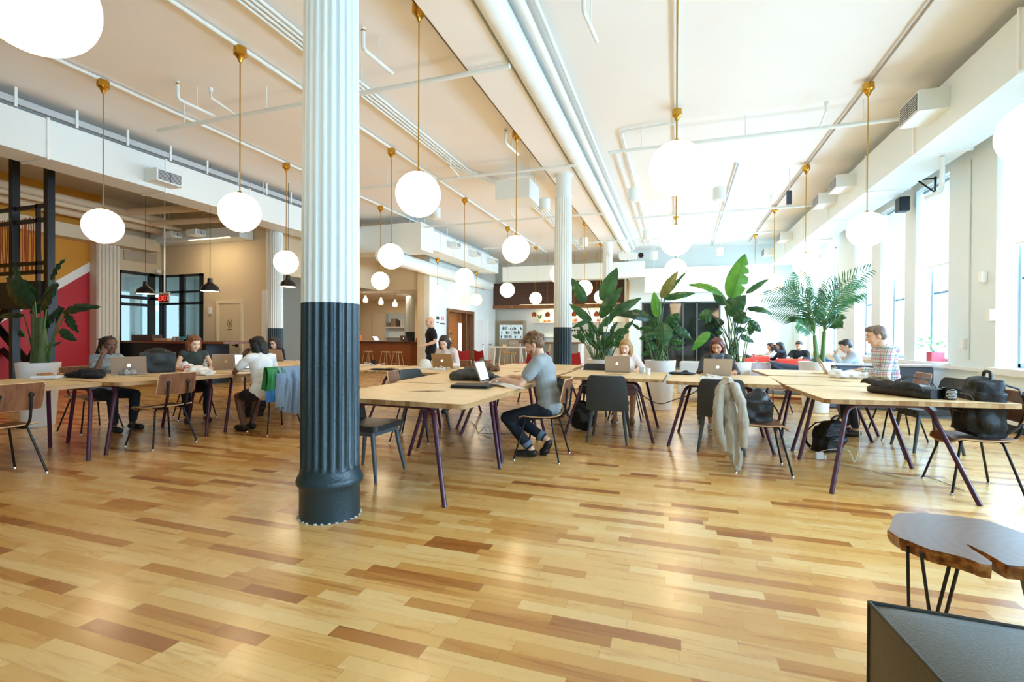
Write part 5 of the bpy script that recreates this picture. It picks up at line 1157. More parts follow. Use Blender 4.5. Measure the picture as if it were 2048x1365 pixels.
def paradise(label, base, Y, leaves, nst=10, mdef=LF1, h=.87, rt=.27, trunk=0, extra=0, seed=1):
    """leaves: (bx,by,tx,ty,wpx,dy,kind) in photo pixels; dy = depth offset from the pot"""
    r = thing('bird_of_paradise_plant', label, 'potted plant', (base.x, base.y, 0)); planter(r, rt, rt*.68, h); rr = random.Random(seed); o = Vector((base.x, base.y, 0))
    for i, lf in enumerate(leaves):
        bx, by, tx, ty, wp, dy, kind = lf; a = Yp(bx, by, Y+dy*.6); t = Yp(tx, ty, Y+dy*1.6+.05); z = (a-CAM).dot(FWD); w = wp/FPX*z*.5
        mm = {0: mdef, 1: LF2, 2: LF3, 3: LFO}[kind % 10]
        leaf(a-o, t-o, w*1.05, (.15*rr.uniform(-1, 1), -1, .35), .08 if kind < 10 else .22, tears=(wp > 28 and kind % 10 == 1), seed=i).build('leaf', mm, r)
        s = Vector((rr.uniform(-.1, .1), rr.uniform(-.08, .08), h-.05)); e = a-o; m = s.lerp(e, .5)+Vector((s.x*.3, 0, .12*(e-s).length))
        m = s.lerp(e, .55)*1.0; m.x = s.x+(e.x-s.x)*.35; m.y = s.y+(e.y-s.y)*.35
        pts = [s*(1-t_)**2+m*2*t_*(1-t_)+e*t_*t_ for t_ in [k/10 for k in range(11)]]
        MB().tube(pts, [.013-.007*k/10 for k in range(11)], 8).build('petiole', STEM if rr.random() < .6 else STEMD, r)
    for k in range(extra):
        a_ = rr.uniform(0, 6.28); s = Vector((rr.uniform(-.15, .15), rr.uniform(-.1, .1), h-.05)); e = s+Vector((.32*math.cos(a_), .15*math.sin(a_), rr.uniform(.3, .72)))
        MB().tube([s, s.lerp(e, .5)+Vector((0, 0, .06)), e], [.009, .007, .005], 7).build('petiole', STEM, r)
        leaf(e-(e-s).normalized()*.12, e+Vector((.1*math.cos(a_), .03, rr.uniform(-.06, .16))), rr.uniform(.025, .05), (0, -1, .3), .15, seed=k).build('leaf', mdef, r)
    if trunk:
        for dx in (-.07, .05, .0): MB().tube([(dx, 0, h-.06), (dx*1.2+.02, .01, h+.3), (dx*1.4, 0, h+.62)], [.06, .05, .035], 12).build('trunk', mat('trunk_green', '56663a', .7, var=.4, scale=12, bump=.5), r)
    return r
Yb = 9.0
paradise('banana-like plant in a white pot right of the second column, large leaf leaning right', Yp(1203, 730, Yb), Yb, [
 (1170, 604, 1143, 557, 22, 0, 0), (1205, 602, 1234, 536, 32, .1, 0), (1200, 634, 1245, 574, 26, -.1, 0), (1220, 632, 1283, 596, 20, .15, 0), (1181, 643, 1139, 608, 17, 0, 0), (1286, 625, 1237, 630, 13, .1, 2), (1232, 664, 1259, 664, 16, -.1, 0), (1179, 640, 1144, 657, 10, -.1, 0), (1205, 652, 1230, 628, 16, .1, 0), (1196, 668, 1173, 640, 12, .1, 0), (1219, 680, 1252, 655, 12, .1, 0), (1188, 690, 1168, 668, 10, 0, 2), (1212, 700, 1228, 660, 12, 0, 0)], extra=26, seed=3)
paradise('banana-like plant in a white pot in the middle, drooping dark leaves before the smoked glass', Yp(1320, 730, Yb), Yb, [
 (1323, 596, 1356, 542, 20, 0, 3), (1328, 598, 1376, 541, 8, .15, 0), (1315, 634, 1308, 584, 20, 0, 1), (1330, 597, 1390, 587, 16, -.1, 0), (1305, 639, 1250, 627, 20, .1, 10), (1298, 640, 1233, 631, 15, -.1, 12), (1332, 655, 1358, 627, 26, -.1, 0), (1325, 647, 1330, 694, 34, -.25, 0), (1313, 661, 1278, 657, 16, 0, 0), (1315, 668, 1278, 679, 18, -.15, 0), (1350, 654, 1384, 680, 18, .1, 0), (1342, 682, 1371, 687, 14, -.1, 0), (1311, 690, 1289, 695, 20, -.1, 0), (1335, 660, 1300, 642, 18, .1, 2), (1340, 645, 1360, 655, 18, .1, 2), (1320, 640, 1296, 650, 22, 0, 0), (1336, 672, 1356, 662, 22, .1, 2), (1308, 700, 1282, 712, 12, 0, 0)], extra=8, seed=4)
paradise('tall banana-like plant behind the auburn woman with one huge torn upright leaf', Yp(1468, 735, Yb), Yb, [
 (1463, 596, 1490, 508, 40, 0, 1), (1445, 590, 1376, 570, 14, 0, 11), (1448, 611, 1426, 577, 20, .1, 0), (1456, 630, 1491, 591, 34, -.1, 0), (1453, 613, 1482, 590, 22, .1, 0), (1466, 640, 1492, 626, 26, -.15, 0), (1493, 587, 1538, 558, 11, .1, 0), (1495, 617, 1545, 630, 12, 0, 10), (1424, 629, 1397, 634, 30, 0, 0), (1418, 664, 1384, 702, 18, -.1, 1), (1435, 640, 1406, 652, 26, .1, 2), (1498, 643, 1522, 664, 17, 0, 0), (1480, 672, 1508, 685, 13, .1, 0), (1469, 660, 1495, 661, 12, 0, 0), (1486, 712, 1503, 714, 7, 0, 2), (1470, 640, 1503, 638, 20, .1, 0), (1445, 650, 1420, 640, 20, .2, 2)], extra=3, seed=5)
Yl = 4.25
paradise('large dark leaved plant in a white pot before the red mural wall', Yp(77, 740, Yl), Yl, [
 (101, 560, 131, 517, 18, 0, 0), (66, 612, 13, 556, 40, 0, 2), (62, 597, 28, 520, 16, .05, 2), (82, 612, 117, 568, 46, -.05, 2), (86, 656, 124, 616, 30, .05, 0), (126, 624, 202, 614, 20, 0, 2), (130, 630, 156, 666, 26, .05, 0), (119, 661, 154, 682, 18, 0, 0), (48, 632, -5, 636, 12, 0, 2), (104, 692, 122, 684, 16, .05, 2), (60, 625, 95, 600, 34, .1, 2), (70, 600, 45, 560, 30, .1, 2)], h=.88, rt=.235, trunk=1, extra=2, mdef=LF3, seed=6)
def palm(label, base, Y):
    r = thing('palm', label, 'potted plant', (base.x, base.y, 0)); planter(r, .27, .18, .87); o = Vector((base.x, base.y, 0)); rr = random.Random(8)
    t1 = Yp(1629, 671, Y)-o; t2 = Yp(1649, 663, Y)-o
    MB().tube([(-.02, 0, .82), Yp(1633, 720, Y)-o, t1], [.05, .045, .03], 12).build('trunk', STEM, r); MB().tube([(.12, 0, .82), Yp(1645, 720, Y)-o, t2], [.045, .04, .03], 12).build('trunk', STEM, r)
    for i, (s, mx, my, tx, ty, dy) in enumerate([(t1, 1614, 605, 1598, 548, .1), (t1, 1606, 600, 1529, 593, -.1), (t2, 1662, 594, 1738, 538, 0), (t2, 1672, 606, 1722, 582, -.3), (t1, 1612, 632, 1545, 620, .3), (t2, 1665, 645, 1684, 640, -.3), (t1, 1612, 655, 1595, 647, -.3), (t1, 1632, 620, 1630, 580, .4), (t2, 1650, 620, 1668, 560, .4), (t1, 1618, 610, 1570, 570, .25), (t2, 1660, 612, 1710, 560, .35)]):
        m = Yp(mx, my, Y+dy*.5)-o; e = Yp(tx, ty, Y+dy)-o; c = m*2-(s+e)*.5; n = 30
        P_ = [s*(1-t)**2+c*2*t*(1-t)+e*t*t for t in [k/n for k in range(n+1)]]
        MB().tube(P_, [.012*(1-k/n)+.002 for k in range(n+1)], 7).build('rachis', STEM, r)
        fr = MB(); big = (e-s).length
        for k in range(4, n+1):
            d = (P_[k]-P_[k-1]).normalized(); side = d.cross(Vector((0, -1, .2))).normalized(); ll = (.34 if big > .7 else .2)*math.sin(math.pi*(.12+.8*k/n))**.6
            for sg in (-1, 1):
                dirv = (d*.75+side*sg*.75+Vector((0, rr.uniform(-.25, .25), -.2))).normalized(); a = P_[k]; b = a+dirv*ll*.55+Vector((0, 0, .0)); t = a+dirv*ll+Vector((0, 0, -.2*ll))
                ww = dirv.cross(Vector((rr.uniform(-.5, .5), 1, rr.uniform(-.3, .3)))).normalized()*.0095
                fr.add([a-ww*.3, a+ww*.3, b+ww, t, b-ww], [(0, 1, 2, 4), (4, 2, 3)])
        fr.build('frond', LF1 if i % 3 else leafmat('frond_green%d' % i, '2c6a3c', '4c8a52'), r, False)
    return r
palm('feathery palm with two trunks in a white pot left of the man in plaid', Yp(1632, 735, 9.6), 9.6)
rr = random.Random(12)
for k in range(16):
    a = rr.uniform(0, 6.28); p = Vector((rr.uniform(-.04, .04), rr.uniform(-.04, .04), .16)); e = p+Vector((.16*math.cos(a), .2*math.sin(a), rr.uniform(.1, .3)))
    MB().tube([p, p.lerp(e, .5)+Vector((0, 0, .05)), e], .003, 5).build('stem', STEM, sp_)
    leaf(e, e+Vector((.1*math.cos(a), .13*math.sin(a), rr.uniform(-.04, .1))), .026, (0, 0, 1), .1, seed=k).build('leaf', LF2, sp_)
# ================================================================== left background: stair, glazed entrance, counter, lamps
st = thing('steel_stair_landing', 'black steel stair landing with posts and an orange rope screen at the left edge', 'staircase', (-12.2, 6.0, 0))
def L_(x, y, z): return (x+12.2, y-6.0, z)
for x in (-12.48, -11.4): MB().box(x+12.2-.06, x+12.2+.06, -.06, .06, 0, CH).build('post', BLACKM, st, False)
MB().box(-2.0, .68, -.1, .2, 1.78, 2.3).build('landing', mat('landing_dark', '1a1f22', .5), st, False)
fr = MB()
for z in (2.45, 2.62, 3.45, 3.72): fr.box(-2.0, .8, -.03, .03, z, z+.07)
for x in (-.9, .46, .74): fr.box(x-.03, x+.03, -.03, .03, 2.3, 3.8)
fr.build('railing', BLACKM, st, False)
rp = MB(); rr = random.Random(21)
for k in range(34):
    x = -1.9+k*.078; rp.tube([(x+rr.uniform(-.02, .02), .1+rr.uniform(-.03, .03), 2.5), (x+rr.uniform(-.03, .03), .1, 3.0), (x+rr.uniform(-.02, .02), .1, 3.6)], .011, 5)
tag(rp.build('rope_screen', mat('orange_rope', 'b4561c', .8), st), kind='stuff')
for a, b in (((-2.2, .4, 1.8), (.2, .4, .05)), ((-1.0, .3, .05), (.55, .3, 1.8)), ((-2.6, .9, .9), (-.9, .9, -.0)), ((-2.2, .2, 1.0), (-.6, .2, 2.0))):
    MB().tube([a, b], .09, 4).build('stringer', BLACKM, st, False)
GLE = glass_mat('entrance_glass', (.8, .9, .92), .3)
en = thing('glazed_entrance', 'black framed glazed entrance screens meeting at a corner behind the dark counter', 'glass partition', (-14.8, 10.6, 0))
fb = MB()
for y0, y1 in ((9.07, 9.14), (9.30, 9.42), (10.17, 10.36), (10.52, 10.62)): fb.box(-.03, .05, y0-10.6, y1-10.6, 0, 3.1)
for z in (2.32, 3.02): fb.box(-.03, .05, -1.53, 0, z, z+.09)
fb.box(-.03, .05, -1.2, -.43, 2.12, 2.2); fb.box(-.03, .05, -1.53, 0, 0, .12)
for x0, x1 in ((.02, .1), (.74, .92), (1.55, 1.62)): fb.box(x0, x1, -.03, .05, 0, 3.1)
for z in (3.03, 2.55, 2.2): fb.box(0, 1.62, -.03, .05, z, z+.06)
fb.box(0, 1.62, -.03, .05, 0, .12)
fb.build('frame', mat('entrance_black', '141a1c', .4), en, False)
MB().box(0, .01, -1.53, 0, .1, 3.05).build('pane', GLE, en, False); MB().box(0, 1.6, 0, .01, .1, 3.05).build('pane', GLE, en, False)
lob = MB().box(-19.5, -13, 15.3, 15.4, 0, CH).box(-19.6, -19.5, 8, 15.4, 0, CH)
struct('wall_lobby', lob, WHITE)
LWD = mat('lobby_daylight', 'dbe8ec', .5, emit='cfe4ec', es=1.3)
for i, (x, y, z0, z1, sx, sy) in enumerate([(-19.47, 10.2, 1.0, 2.9, 0, .7), (-19.47, 12.0, 1.0, 2.9, 0, .7), (-19.47, 13.9, 1.0, 2.9, 0, .7), (-17.6, 15.27, 1.0, 2.9, .7, 0), (-15.6, 15.27, 1.0, 2.9, .7, 0)]):
    m = MB(); m.box(x-max(sx, .01), x+max(sx, .01), y-max(sy, .01), y+max(sy, .01), z0, z1)
    o = m.build('window_%d' % (20+i), LWD, None, False); o['kind'] = 'structure'
ct_ = thing('counter', 'long dark counter with a walnut top before the glazed entrance', 'counter', (-12.9, 9.4, 0))
MB().box(-1.82, 1.35, 0, .7, 0, 1.06).build('base', mat('counter_black', '17191b', .5), ct_, False); MB().box(-1.84, 2.05, -.08, .8, 1.06, 1.12).build('worktop', WALNUT, ct_, False, .004)
def simple(name, label, cat, loc, boxes, m, rz=0, group=None, part=None, bevel=.004):
    q = MB()
    for b in boxes: q.box(*b)
    o = q.build(name, m, None, False, bevel); o.location = loc; o.rotation_euler = (0, 0, rz); return tag(o, label, cat, group)
simple('box', 'brown cardboard box on the dark counter above the dreadlocks woman', 'box', (-13.95, 9.6, 1.122), [(-.45, .35, -.15, .15, 0, .17)], mat('dark_card', '5b4a42', .8))
simple('box', 'low pale wooden tray on the dark counter', 'tray', (-13.25, 9.6, 1.122), [(-.28, .25, -.15, .15, 0, .07)], mat('pale_card', 'cfa878', .8))
for x, c, lab in [(-12.93, 'a8a49a', 'grey tin on the dark counter'), (-12.78, '8d897e', 'darker grey tin on the dark counter'), (-12.6, '2a9aa8', 'teal tin on the dark counter')]:
    tag(MB().lathe([(.055, 0), (.055, .12)], n=16).build('tin', mat('tin_'+c, c, .5)), lab, 'tin').location = (x, 9.6, 1.122)
pl = thing('potted_succulent', 'low dark plant tray behind the tins on the counter', 'plant', (-12.25, 9.6, 1.122)); MB().box(-.25, .25, -.08, .08, 0, .05).build('tray', BLACKM, pl, False)
for k in range(14):
    x = rr.uniform(-.22, .22); leaf((x, 0, .05), (x+rr.uniform(-.1, .1), rr.uniform(-.05, .05), .12+rr.uniform(0, .08)), .015, (0, -1, 0), .1).build('leaf', LF3, pl)
def dome(label, x, y, z, s=1, group='black dome pendants over the counter'):
    r = thing('dome_lamp', label, 'pendant lamp', (x, y, z), 0, group)
    MB().lathe([(.05*s, .30*s), (.055*s, .2*s), (.09*s, .17*s), (.17*s, .11*s), (.205*s, .0), (.2*s, 0), (.165*s, .105*s), (.08*s, .16*s)], n=32, cap=False).build('lamp_shade', mat('black_enamel', '17191b', .25), r)
    MB().lathe([(0, .0), (.185*s, .004)], n=32, cap=False).build('lit_diffuser', mat('warm_lit', 'ffe9c0', .5, emit='ffdca8', es=16), r)
    MB().tube([(0, 0, .28*s), (0, 0, CH-z)], .005, 6).build('cord', BLACKM, r); return r
for n_, (px, py, d) in {'left black dome lamp hanging before the glazed entrance': (291, 588, 8.0), 'right black dome lamp hanging before the tan wall': (420, 583, 8.0), 'brown dome lamp half hidden by the teal column': (576, 574, 9.6)}.items():
    p = Yp(px, py, d); dome(n_, p.x, p.y, p.z, .95)
# exit sign
p = Yp(329, 597, 9.6); ex = thing('exit_sign', 'red lit EXIT sign hanging on a white pole before the glazed entrance', 'exit sign', (p.x, p.y, p.z))
MB().box(-.2, .2, -.02, .02, -.13, .16).build('housing', mat('exit_housing', 'cfd2cc', .5), ex, False, .005); MB().tube([(.0, 0, .16), (.0, 0, CH-p.z)], .018, 8).build('pole', WHITE, ex)
def text(s, size, m, parent, loc, rot=(PI/2, 0, 0), name='lettering', ext=.003, align='CENTER'):
    c = bpy.data.curves.new(name, 'FONT'); c.body = s; c.size = size; c.extrude = ext; c.align_x = align; c.align_y = 'CENTER'
    o = bpy.data.objects.new(name, c); COL.objects.link(o); dg = bpy.context.evaluated_depsgraph_get(); me = bpy.data.meshes.new_from_object(o.evaluated_get(dg)); bpy.data.objects.remove(o)
    o = bpy.data.objects.new(name, me); COL.objects.link(o); me.materials.clear(); me.materials.append(m); o.parent = parent; o.location = loc; o.rotation_euler = rot; return o
MB().box(-.18, .18, -.024, -.021, -.11, .1).build('panel', mat('exit_panel', '5a0d0c', .5), ex, False)
text('EXIT', .2, mat('exit_red', 'ff2a1e', .5, emit='ff2a1e', es=4), ex, (0, -.027, -.005))
for k_, (x, z, r_) in enumerate([(-14.15, 4.32, .13), (-13.75, 4.5, .1), (-13.4, 4.28, .06)]): pipe(['thick', 'medium', 'thin'][k_]+' pipe running high beside the mural wall', [(x, -2, z), (x, 10.1, z)], r_, m=TAN, n=16)
for k_, (y, z, r_) in enumerate([(8.6, 4.4, .09), (9.2, 4.25, .07)]): pipe(['nearer', 'farther'][k_]+' pipe crossing high before the glazed entrance', [(-13.2, y, z), (-10.3, y+.3, z)], r_, m=TAN, n=14)
duct('small white duct with two outlets high on the tan wall', [(-14.6, -11.2, 10.1, 10.55, 3.95, 4.25)], [])
vent(-13.6, 9.9, 4.1, -1, 'left dark outlet on the small duct over the tan wall', .5); vent(-12.7, 9.9, 4.1, -1, 'right dark outlet on the small duct over the tan wall', .5)
# door with round emblem, alarm box
dr = thing('door_1', None, None); dr['kind'] = 'structure'
MB().box(-12.5, -11.68, 10.57, 10.6, 0, 2.2).build('door_leaf', mat('door_cream', 'e4d2ac', .5), dr, False, .004); MB().box(-12.58, -12.5, 10.55, 10.6, 0, 2.28).box(-11.68, -11.6, 10.55, 10.6, 0, 2.28).box(-12.5, -11.68, 10.552, 10.598, 2.2, 2.278).build('door_frame', mat('door_frame_cream', 'efe0bf', .5), dr, False)
MB().tube([(-11.77, 10.5, 1.0), (-11.9, 10.5, 1.0)], .012, 8).box(-11.79, -11.75, 10.5, 10.57, .96, 1.04).build('door_handle', BLACKM, dr, False)
EM = mat('emblem_dark', '5a4a30', .6); q = MB(); q.tube([(-12.07+.09*math.cos(t), 10.565, 1.62+.11*math.sin(t)) for t in [i*PI/16 for i in range(33)]], .006, 5, False)
for sx in (-1, 1):
    for sz in (-1, 1): q.tube([(-12.07+sx*.022+.018*math.cos(t), 10.565, 1.62+sz*.025+.02*math.sin(t)) for t in [i*PI/6 for i in range(13)]], .004, 5, False)
q.build('emblem', EM, dr, False); q = MB()
for k in range(8): q.box(-12.16+k*.023, -12.16+k*.023+.014, 10.562, 10.568, 1.44, 1.462 if k % 3 else 1.466)
q.build('lettering', EM, dr, False)
simple('wall_box', 'small cream alarm box on the tan wall left of the door with the emblem', 'wall box', (-12.85, 10.58, 2.0), [(-.05, .05, -.03, .02, -.09, .09)], SILLM)
simple('wall_vent', 'flat grey air grille high on the white wall above the glazed entrance', 'vent', (-14.79, 10.0, 3.55), [(0, .02, -.5, .4, -.14, .14)], mat('vent_grey', 'b9ae98', .6))
simple('security_camera', 'small white camera on the wall right of the air grille', 'camera', (-14.72, 10.42, 3.2), [(-.06, .04, -.06, .06, -.05, .05)], SILLM)
# ================================================================== brown bar and alcove
COP = mat('bar_brown', 'b0683a', .45, var=.12, scale=3)
bar = thing('bar_counter', 'long brown bar with a dark wooden top in front of the cream alcove', 'bar', (-12.5, 16.5, 0))
MB().box(-5.5, 2.75, .1, .7, 0, 1.03).build('base', COP, bar, False); MB().box(-5.6, 3.2, -.05, .85, 1.03, 1.09).build('worktop', wood('bar_top', '4b2a1c', '6e4230', (2, 9, 9), .35), bar, False, .004)
def stool(label, px):
    p = Yp(px, 704, 15.9); r = thing('bar_stool', label, 'stool', (p.x, 15.9, 0), 0, 'pale wooden stools at the brown bar'); W2 = wood('stool_wood', 'b08452', 'c99e6a', (6, 6, 1))
    MB().lathe([(.17, .67), (.18, .68), (.18, .71), (.17, .72)], n=28).build('seat', W2, r)
    for sx in (-1, 1):
        for sy in (-1, 1): MB().tube([(sx*.1, sy*.1, .68), (sx*.2, sy*.18, 0)], .016, 8).build('leg', W2, r)
    MB().tube([(-.155, -.14, .28), (.155, -.14, .28)], .01, 6).build('footrest', W2, r)
stool('leftmost bar stool just right of the big column', 736); stool('middle bar stool at the brown bar', 771); stool('right bar stool at the brown bar', 795)
laptop('silver laptop standing open on the brown bar', (-10.15, 16.8), PI-.2, 108, z=1.094, group=None); laptop('dark laptop seen edge-on at the left end of the brown bar', (-11.35, 16.75), PI/2, 125, z=1.094, lit=False, group=None)
tag(MB().lathe([(.04, 0), (.042, .16), (.02, .22), (.02, .26)], n=16).build('bottle', mat('dark_steel', '2c3338', .35)), 'dark bottle on the brown bar', 'bottle').location = (-9.9, 16.8, 1.092)
tag(MB().lathe([(.04, 0), (.04, .11)], n=16).build('tin', BLACKM), 'black mug on the brown bar beside the dark bottle', 'mug').location = (-9.72, 16.8, 1.092)
simple('box', 'small orange and white carton on the brown bar', 'carton', (-9.55, 16.8, 1.092), [(-.06, .06, -.05, .05, 0, .14)], mat('carton_orange', 'd98a5a', .6))
tag(MB().lathe([(.03, 0), (.03, .12), (.012, .15), (.012, .19)], n=14).build('bottle', WC), 'small white bottle at the right end of the brown bar', 'bottle').location = (-9.33, 16.8, 1.092)
for i, (px, py) in enumerate([(731, 600), (762, 604), (790, 608)]):
    p = Yp(px, py, 16.6); r = thing('bell_pendant', ['left', 'middle', 'right'][i]+' small glass bell pendant over the brown bar', 'pendant lamp', (p.x, p.y, p.z), 0, 'small glass bell pendants over the bar')
    MB().lathe([(.03, .17), (.04, .1), (.09, .03), (.1, -.05), (.085, -.1), (0, -.1)], n=24, cap=False).build('lamp_shade', mat('bell_glass', 'fff2d8', .2, emit='fff0d0', es=3), r); MB().tube([(0, 0, .16), (0, 0, 3.05-p.z)], .005, 6).build('cord', BLACKM, r)
sg = thing('open_shelving', 'lit store cupboard with cardboard boxes seen through the opening behind the bar', 'shelves', (-12.55, 20.2, 0))
MB().box(-.52, .55, -.25, 0, 0, .9).box(-.52, -.5, -.3, 0, .9, 2.4).box(.53, .55, -.3, 0, .9, 2.4).box(-.5, .53, -.02, -.01, .9, 2.4).build('carcass', mat('store_blue', 'c5d2dc', .6), sg, False)
for z in (1.25, 1.72): MB().box(-.5, .53, -.28, -.02, z, z+.03).build('shelf', WC, sg, False)
for i, (x, z, w_, h_, c, lab) in enumerate([(-.38, 1.752, .1, .2, '7a6a5a', 'left'), (-.1, 1.752, .14, .38, '8a7a6a', 'large'), (.14, 1.752, .09, .3, '4a3a36', 'dark'), (.33, 1.752, .04, .32, 'd8dce0', 'white'), (.44, 1.752, .04, .36, 'c8ccd6', 'pale')]):
    simple('box', lab+' carton on the upper shelf of the lit store cupboard', 'box', (-12.55+x, 20.06, z), [(-w_, w_, -.1, .1, 0, h_)], mat('carton_'+c, c, .8))
dp = simple('panel_door', 'tall cream panel door standing left of the store cupboard', 'door', (-13.5, 20.12, 0), [(-.38, .38, -.03, .03, 0, 2.42)], mat('panel_cream', 'ddd2bb', .6))
# ================================================================== corridor wall: doorway, signs, white doors
dw = thing('door_2', None, None); dw['kind'] = 'structure'; TW = wood('dark_oak', '5d3b22', '7d5433', (2, 2, 8))
MB().box(-8.85, -8.55, 17.4, 17.56, 0, 2.42).box(-8.85, -8.55, 19.95, 20.1, 0, 2.42).box(-8.84, -8.552, 17.56, 19.95, 2.3, 2.418).box(-8.8, -8.6, 19.3, 19.38, 0, 2.3).build('door_frame', TW, dw, False)
MB().box(-9.038, -9.02, 17.2, 20.2, 0, 2.5).build('inner_wall', wood('orange_veneer', 'a8602c', 'c07a40', (2, 2, 6)), dw, False)
MB().box(-8.72, -8.70, 19.4, 19.95, .1, 2.25).build('pane', glass_mat('corridor_glass', (.9, .95, .95), .3), dw, False)
lit = MB().box(-9.018, -9.01, 19.4, 19.95, .4, 1.9).build('window_30', mat('lit_cabinet', 'dbe6ea', .4, emit='e8f0f2', es=.9)); lit['kind'] = 'structure'
mg = thing('magazine_rack', 'rack of colourful snack bags in the wooden doorway', 'rack', (-8.82, 18.0, 0)); MB().box(-.2, 0, -.4, .4, 1.0, 1.05).box(-.2, 0, -.4, .4, 1.4, 1.43).box(-.22, -.2, -.4, .4, .2, 2.0).build('rack', BLACKM, mg, False)
for k in range(22):
    c = ['e8e4da', '222428', 'c23a2c', 'd8a83a', '7a8a4a', 'ece8e0', '43484c'][k % 7]
    o = MB(); o.ball((0, 0, 0), (.05, .09, .1), 10, 6); o = o.build('snack_bag', mat('snack_'+c, c, .3), None); o.location = (-8.92+rr.uniform(-.02, .04), 17.7+(k % 6)*.11, [1.15, 1.33, 1.53, 1.72][k//6]); tag(o, 'snack bag on the rack in the wooden doorway', 'snack bag', 'snack bags on the rack in the wooden doorway')
ps = thing('poster', 'white poster with a big letter C beside the snack rack', 'poster', (-8.88, 17.62, 1.75), PI/2); MB().box(-.02, .5, -.02, -.005, -.45, .35).build('sheet', mat('poster_white', 'e8e2d4', .7), ps, False); text('C', .42, mat('ink_black', '1c1c1c', .6), ps, (.2, -.024, .1))
sn = thing('wall_sign', 'black and red wayfinding signs on the white corridor wall behind the walking man', 'sign', (-8.6, 16.85, 1.9), PI/2)
MB().box(-.32, -.1, -.01, -.002, .05, .16).build('plate', mat('ink_black', '1c1c1c', .6), sn, False); MB().tube([(.2+.07*math.cos(t), -.008, .1+.07*math.sin(t)) for t in [i*PI/12 for i in range(25)]], .012, 5, False).build('ring', mat('sign_red', 'c8382c', .5), sn, False)
text('+', .12, WC, sn, (-.21, -.012, .105), ext=.001); q = MB()
for k in range(9): q.box(-.0+k*.036, k*.036+.022, -.008, -.002, -.13, -.085 if k % 4 else -.075)
q.box(.33, .37, -.008, -.002, -.14, -.08); q.build('lettering', mat('ink_black', '1c1c1c', .6), sn, False)
q = MB()
for k in range(4): q.box(-.3+k*.045, -.27+k*.045, -.008, -.002, -.09, -.045)
q.build('lettering', mat('ink_black', '1c1c1c', .6), sn, False)
simple('thermostat', 'small white thermostat high on the corridor wall left of the wooden doorway', 'thermostat', (-8.58, 16.5, 2.65), [(-.02, .02, -.06, .06, -.1, .1)], SILLM)
for i, (y0, y1) in enumerate([(20.3, 21.25), (21.9, 22.6)]):
    d_ = thing('door_%d' % (3+i), None, None); d_['kind'] = 'structure'
    MB().box(-8.6, -8.575, y0, y1, 0, 2.08).build('door_leaf', mat('door_white', 'e6e7e2', .45), d_, False, .006)
    MB().box(-8.6, -8.565, y0-.05, y0, 0, 2.14).box(-8.6, -8.565, y1, y1+.05, 0, 2.14).box(-8.598, -8.567, y0, y1, 2.08, 2.138).build('door_frame', SILLM, d_, False)
    MB().tube([(-8.52, y1-.12 if i == 0 else y0+.12, .93), (-8.52, y1-.26 if i == 0 else y0+.26, .93)], .014, 6).ball((-8.55, y1-.12 if i == 0 else y0+.12, .93), .03, 8, 6).build('door_handle', BLACKM, d_, False)
# ================================================================== kitchen
va = thing('wood_valance', 'dark walnut boarded valance over the kitchen with a thin strip light', 'valance', (-5.4, 22.6, 0)); WB = strip_mat('walnut_boards', ['3b2418', '5a3826', '4a2e20', '664230'], .12, 2, .5)
MB().box(-3.3, 3.3, 0, .12, 2.85, 3.95).build('boards', WB, va, False); MB().box(-3.3, 3.3, -.06, .14, 2.68, 2.86).build('lower_rail', wood('rail_wood', '7a4c28', '9a6a3c', (2, 2, 2)), va, False)
MB().box(-1.8, .8, -.08, -.04, 2.86, 2.88).box(1.4, 3.0, -.08, -.04, 2.86, 2.88).build('strip_light', mat('strip_lit', 'fff0d8', .5, emit='ffe2b0', es=1.4), va, False)
L_k = bpy.data.lights.new('shelf_lamp_light', 'AREA'); L_k.energy = 45; L_k.size = 3.5; L_k.size_y = .2; L_k.shape = 'RECTANGLE'; L_k.color = (1, .82, .55); o = bpy.data.objects.new('shelf_lamp_light', L_k); COL.objects.link(o); o.location = (-4.6, 22.85, 2.66); o.rotation_euler = (math.radians(20), 0, 0)
L_k2 = bpy.data.lights.new('bar_lamp_light', 'AREA'); L_k2.energy = 60; L_k2.size = 3; L_k2.size_y = 1; L_k2.shape = 'RECTANGLE'; L_k2.color = (1, .85, .62); o = bpy.data.objects.new('bar_lamp_light', L_k2); COL.objects.link(o); o.location = (-12, 18, 3.0)
L_k3 = bpy.data.lights.new('wall_fill_light', 'AREA'); L_k3.energy = 30; L_k3.size = 1.5; L_k3.color = (1, .80, .52); o = bpy.data.objects.new('wall_fill_light', L_k3); COL.objects.link(o); o.location = (-12.3, 9.7, 3.8); o.rotation_euler = (math.radians(25), 0, 0)  # added fill light without a fixture, brightens the tan wall and its door
fg = thing('fridge', 'stainless double fridge with glass upper doors in the kitchen', 'fridge', (-7.75, 22.9, 0)); ST = mat('stainless', 'b3a893', .3, metal=.8)
MB().box(-.65, .65, 0, .45, 0, 2.13).build('cabinet', ST, fg, False); MB().box(-.62, .62, -.02, 0, 1.95, 2.1).build('top_grille', mat('fridge_grille', '8f8574', .4, metal=.6), fg, False)
for k in (-1, 1):
    MB().box(min(k*.02, k*.6), max(k*.02, k*.6), -.03, 0, 1.22, 1.9).build('glass_door', mat('fridge_lit', 'b9ccd2', .15, var=.5, scale=9, emit='c4d8de', es=.55), fg, False); MB().box(min(k*.01, k*.63), max(k*.01, k*.63), -.03, 0, .1, 1.18).build('lower_door', ST, fg, False)
    MB().tube([(k*.06, -.06, 1.0), (k*.06, -.06, 1.09), (k*.22, -.06, 1.09)], .012, 6).build('handle', BLACKM, fg)
q = MB()
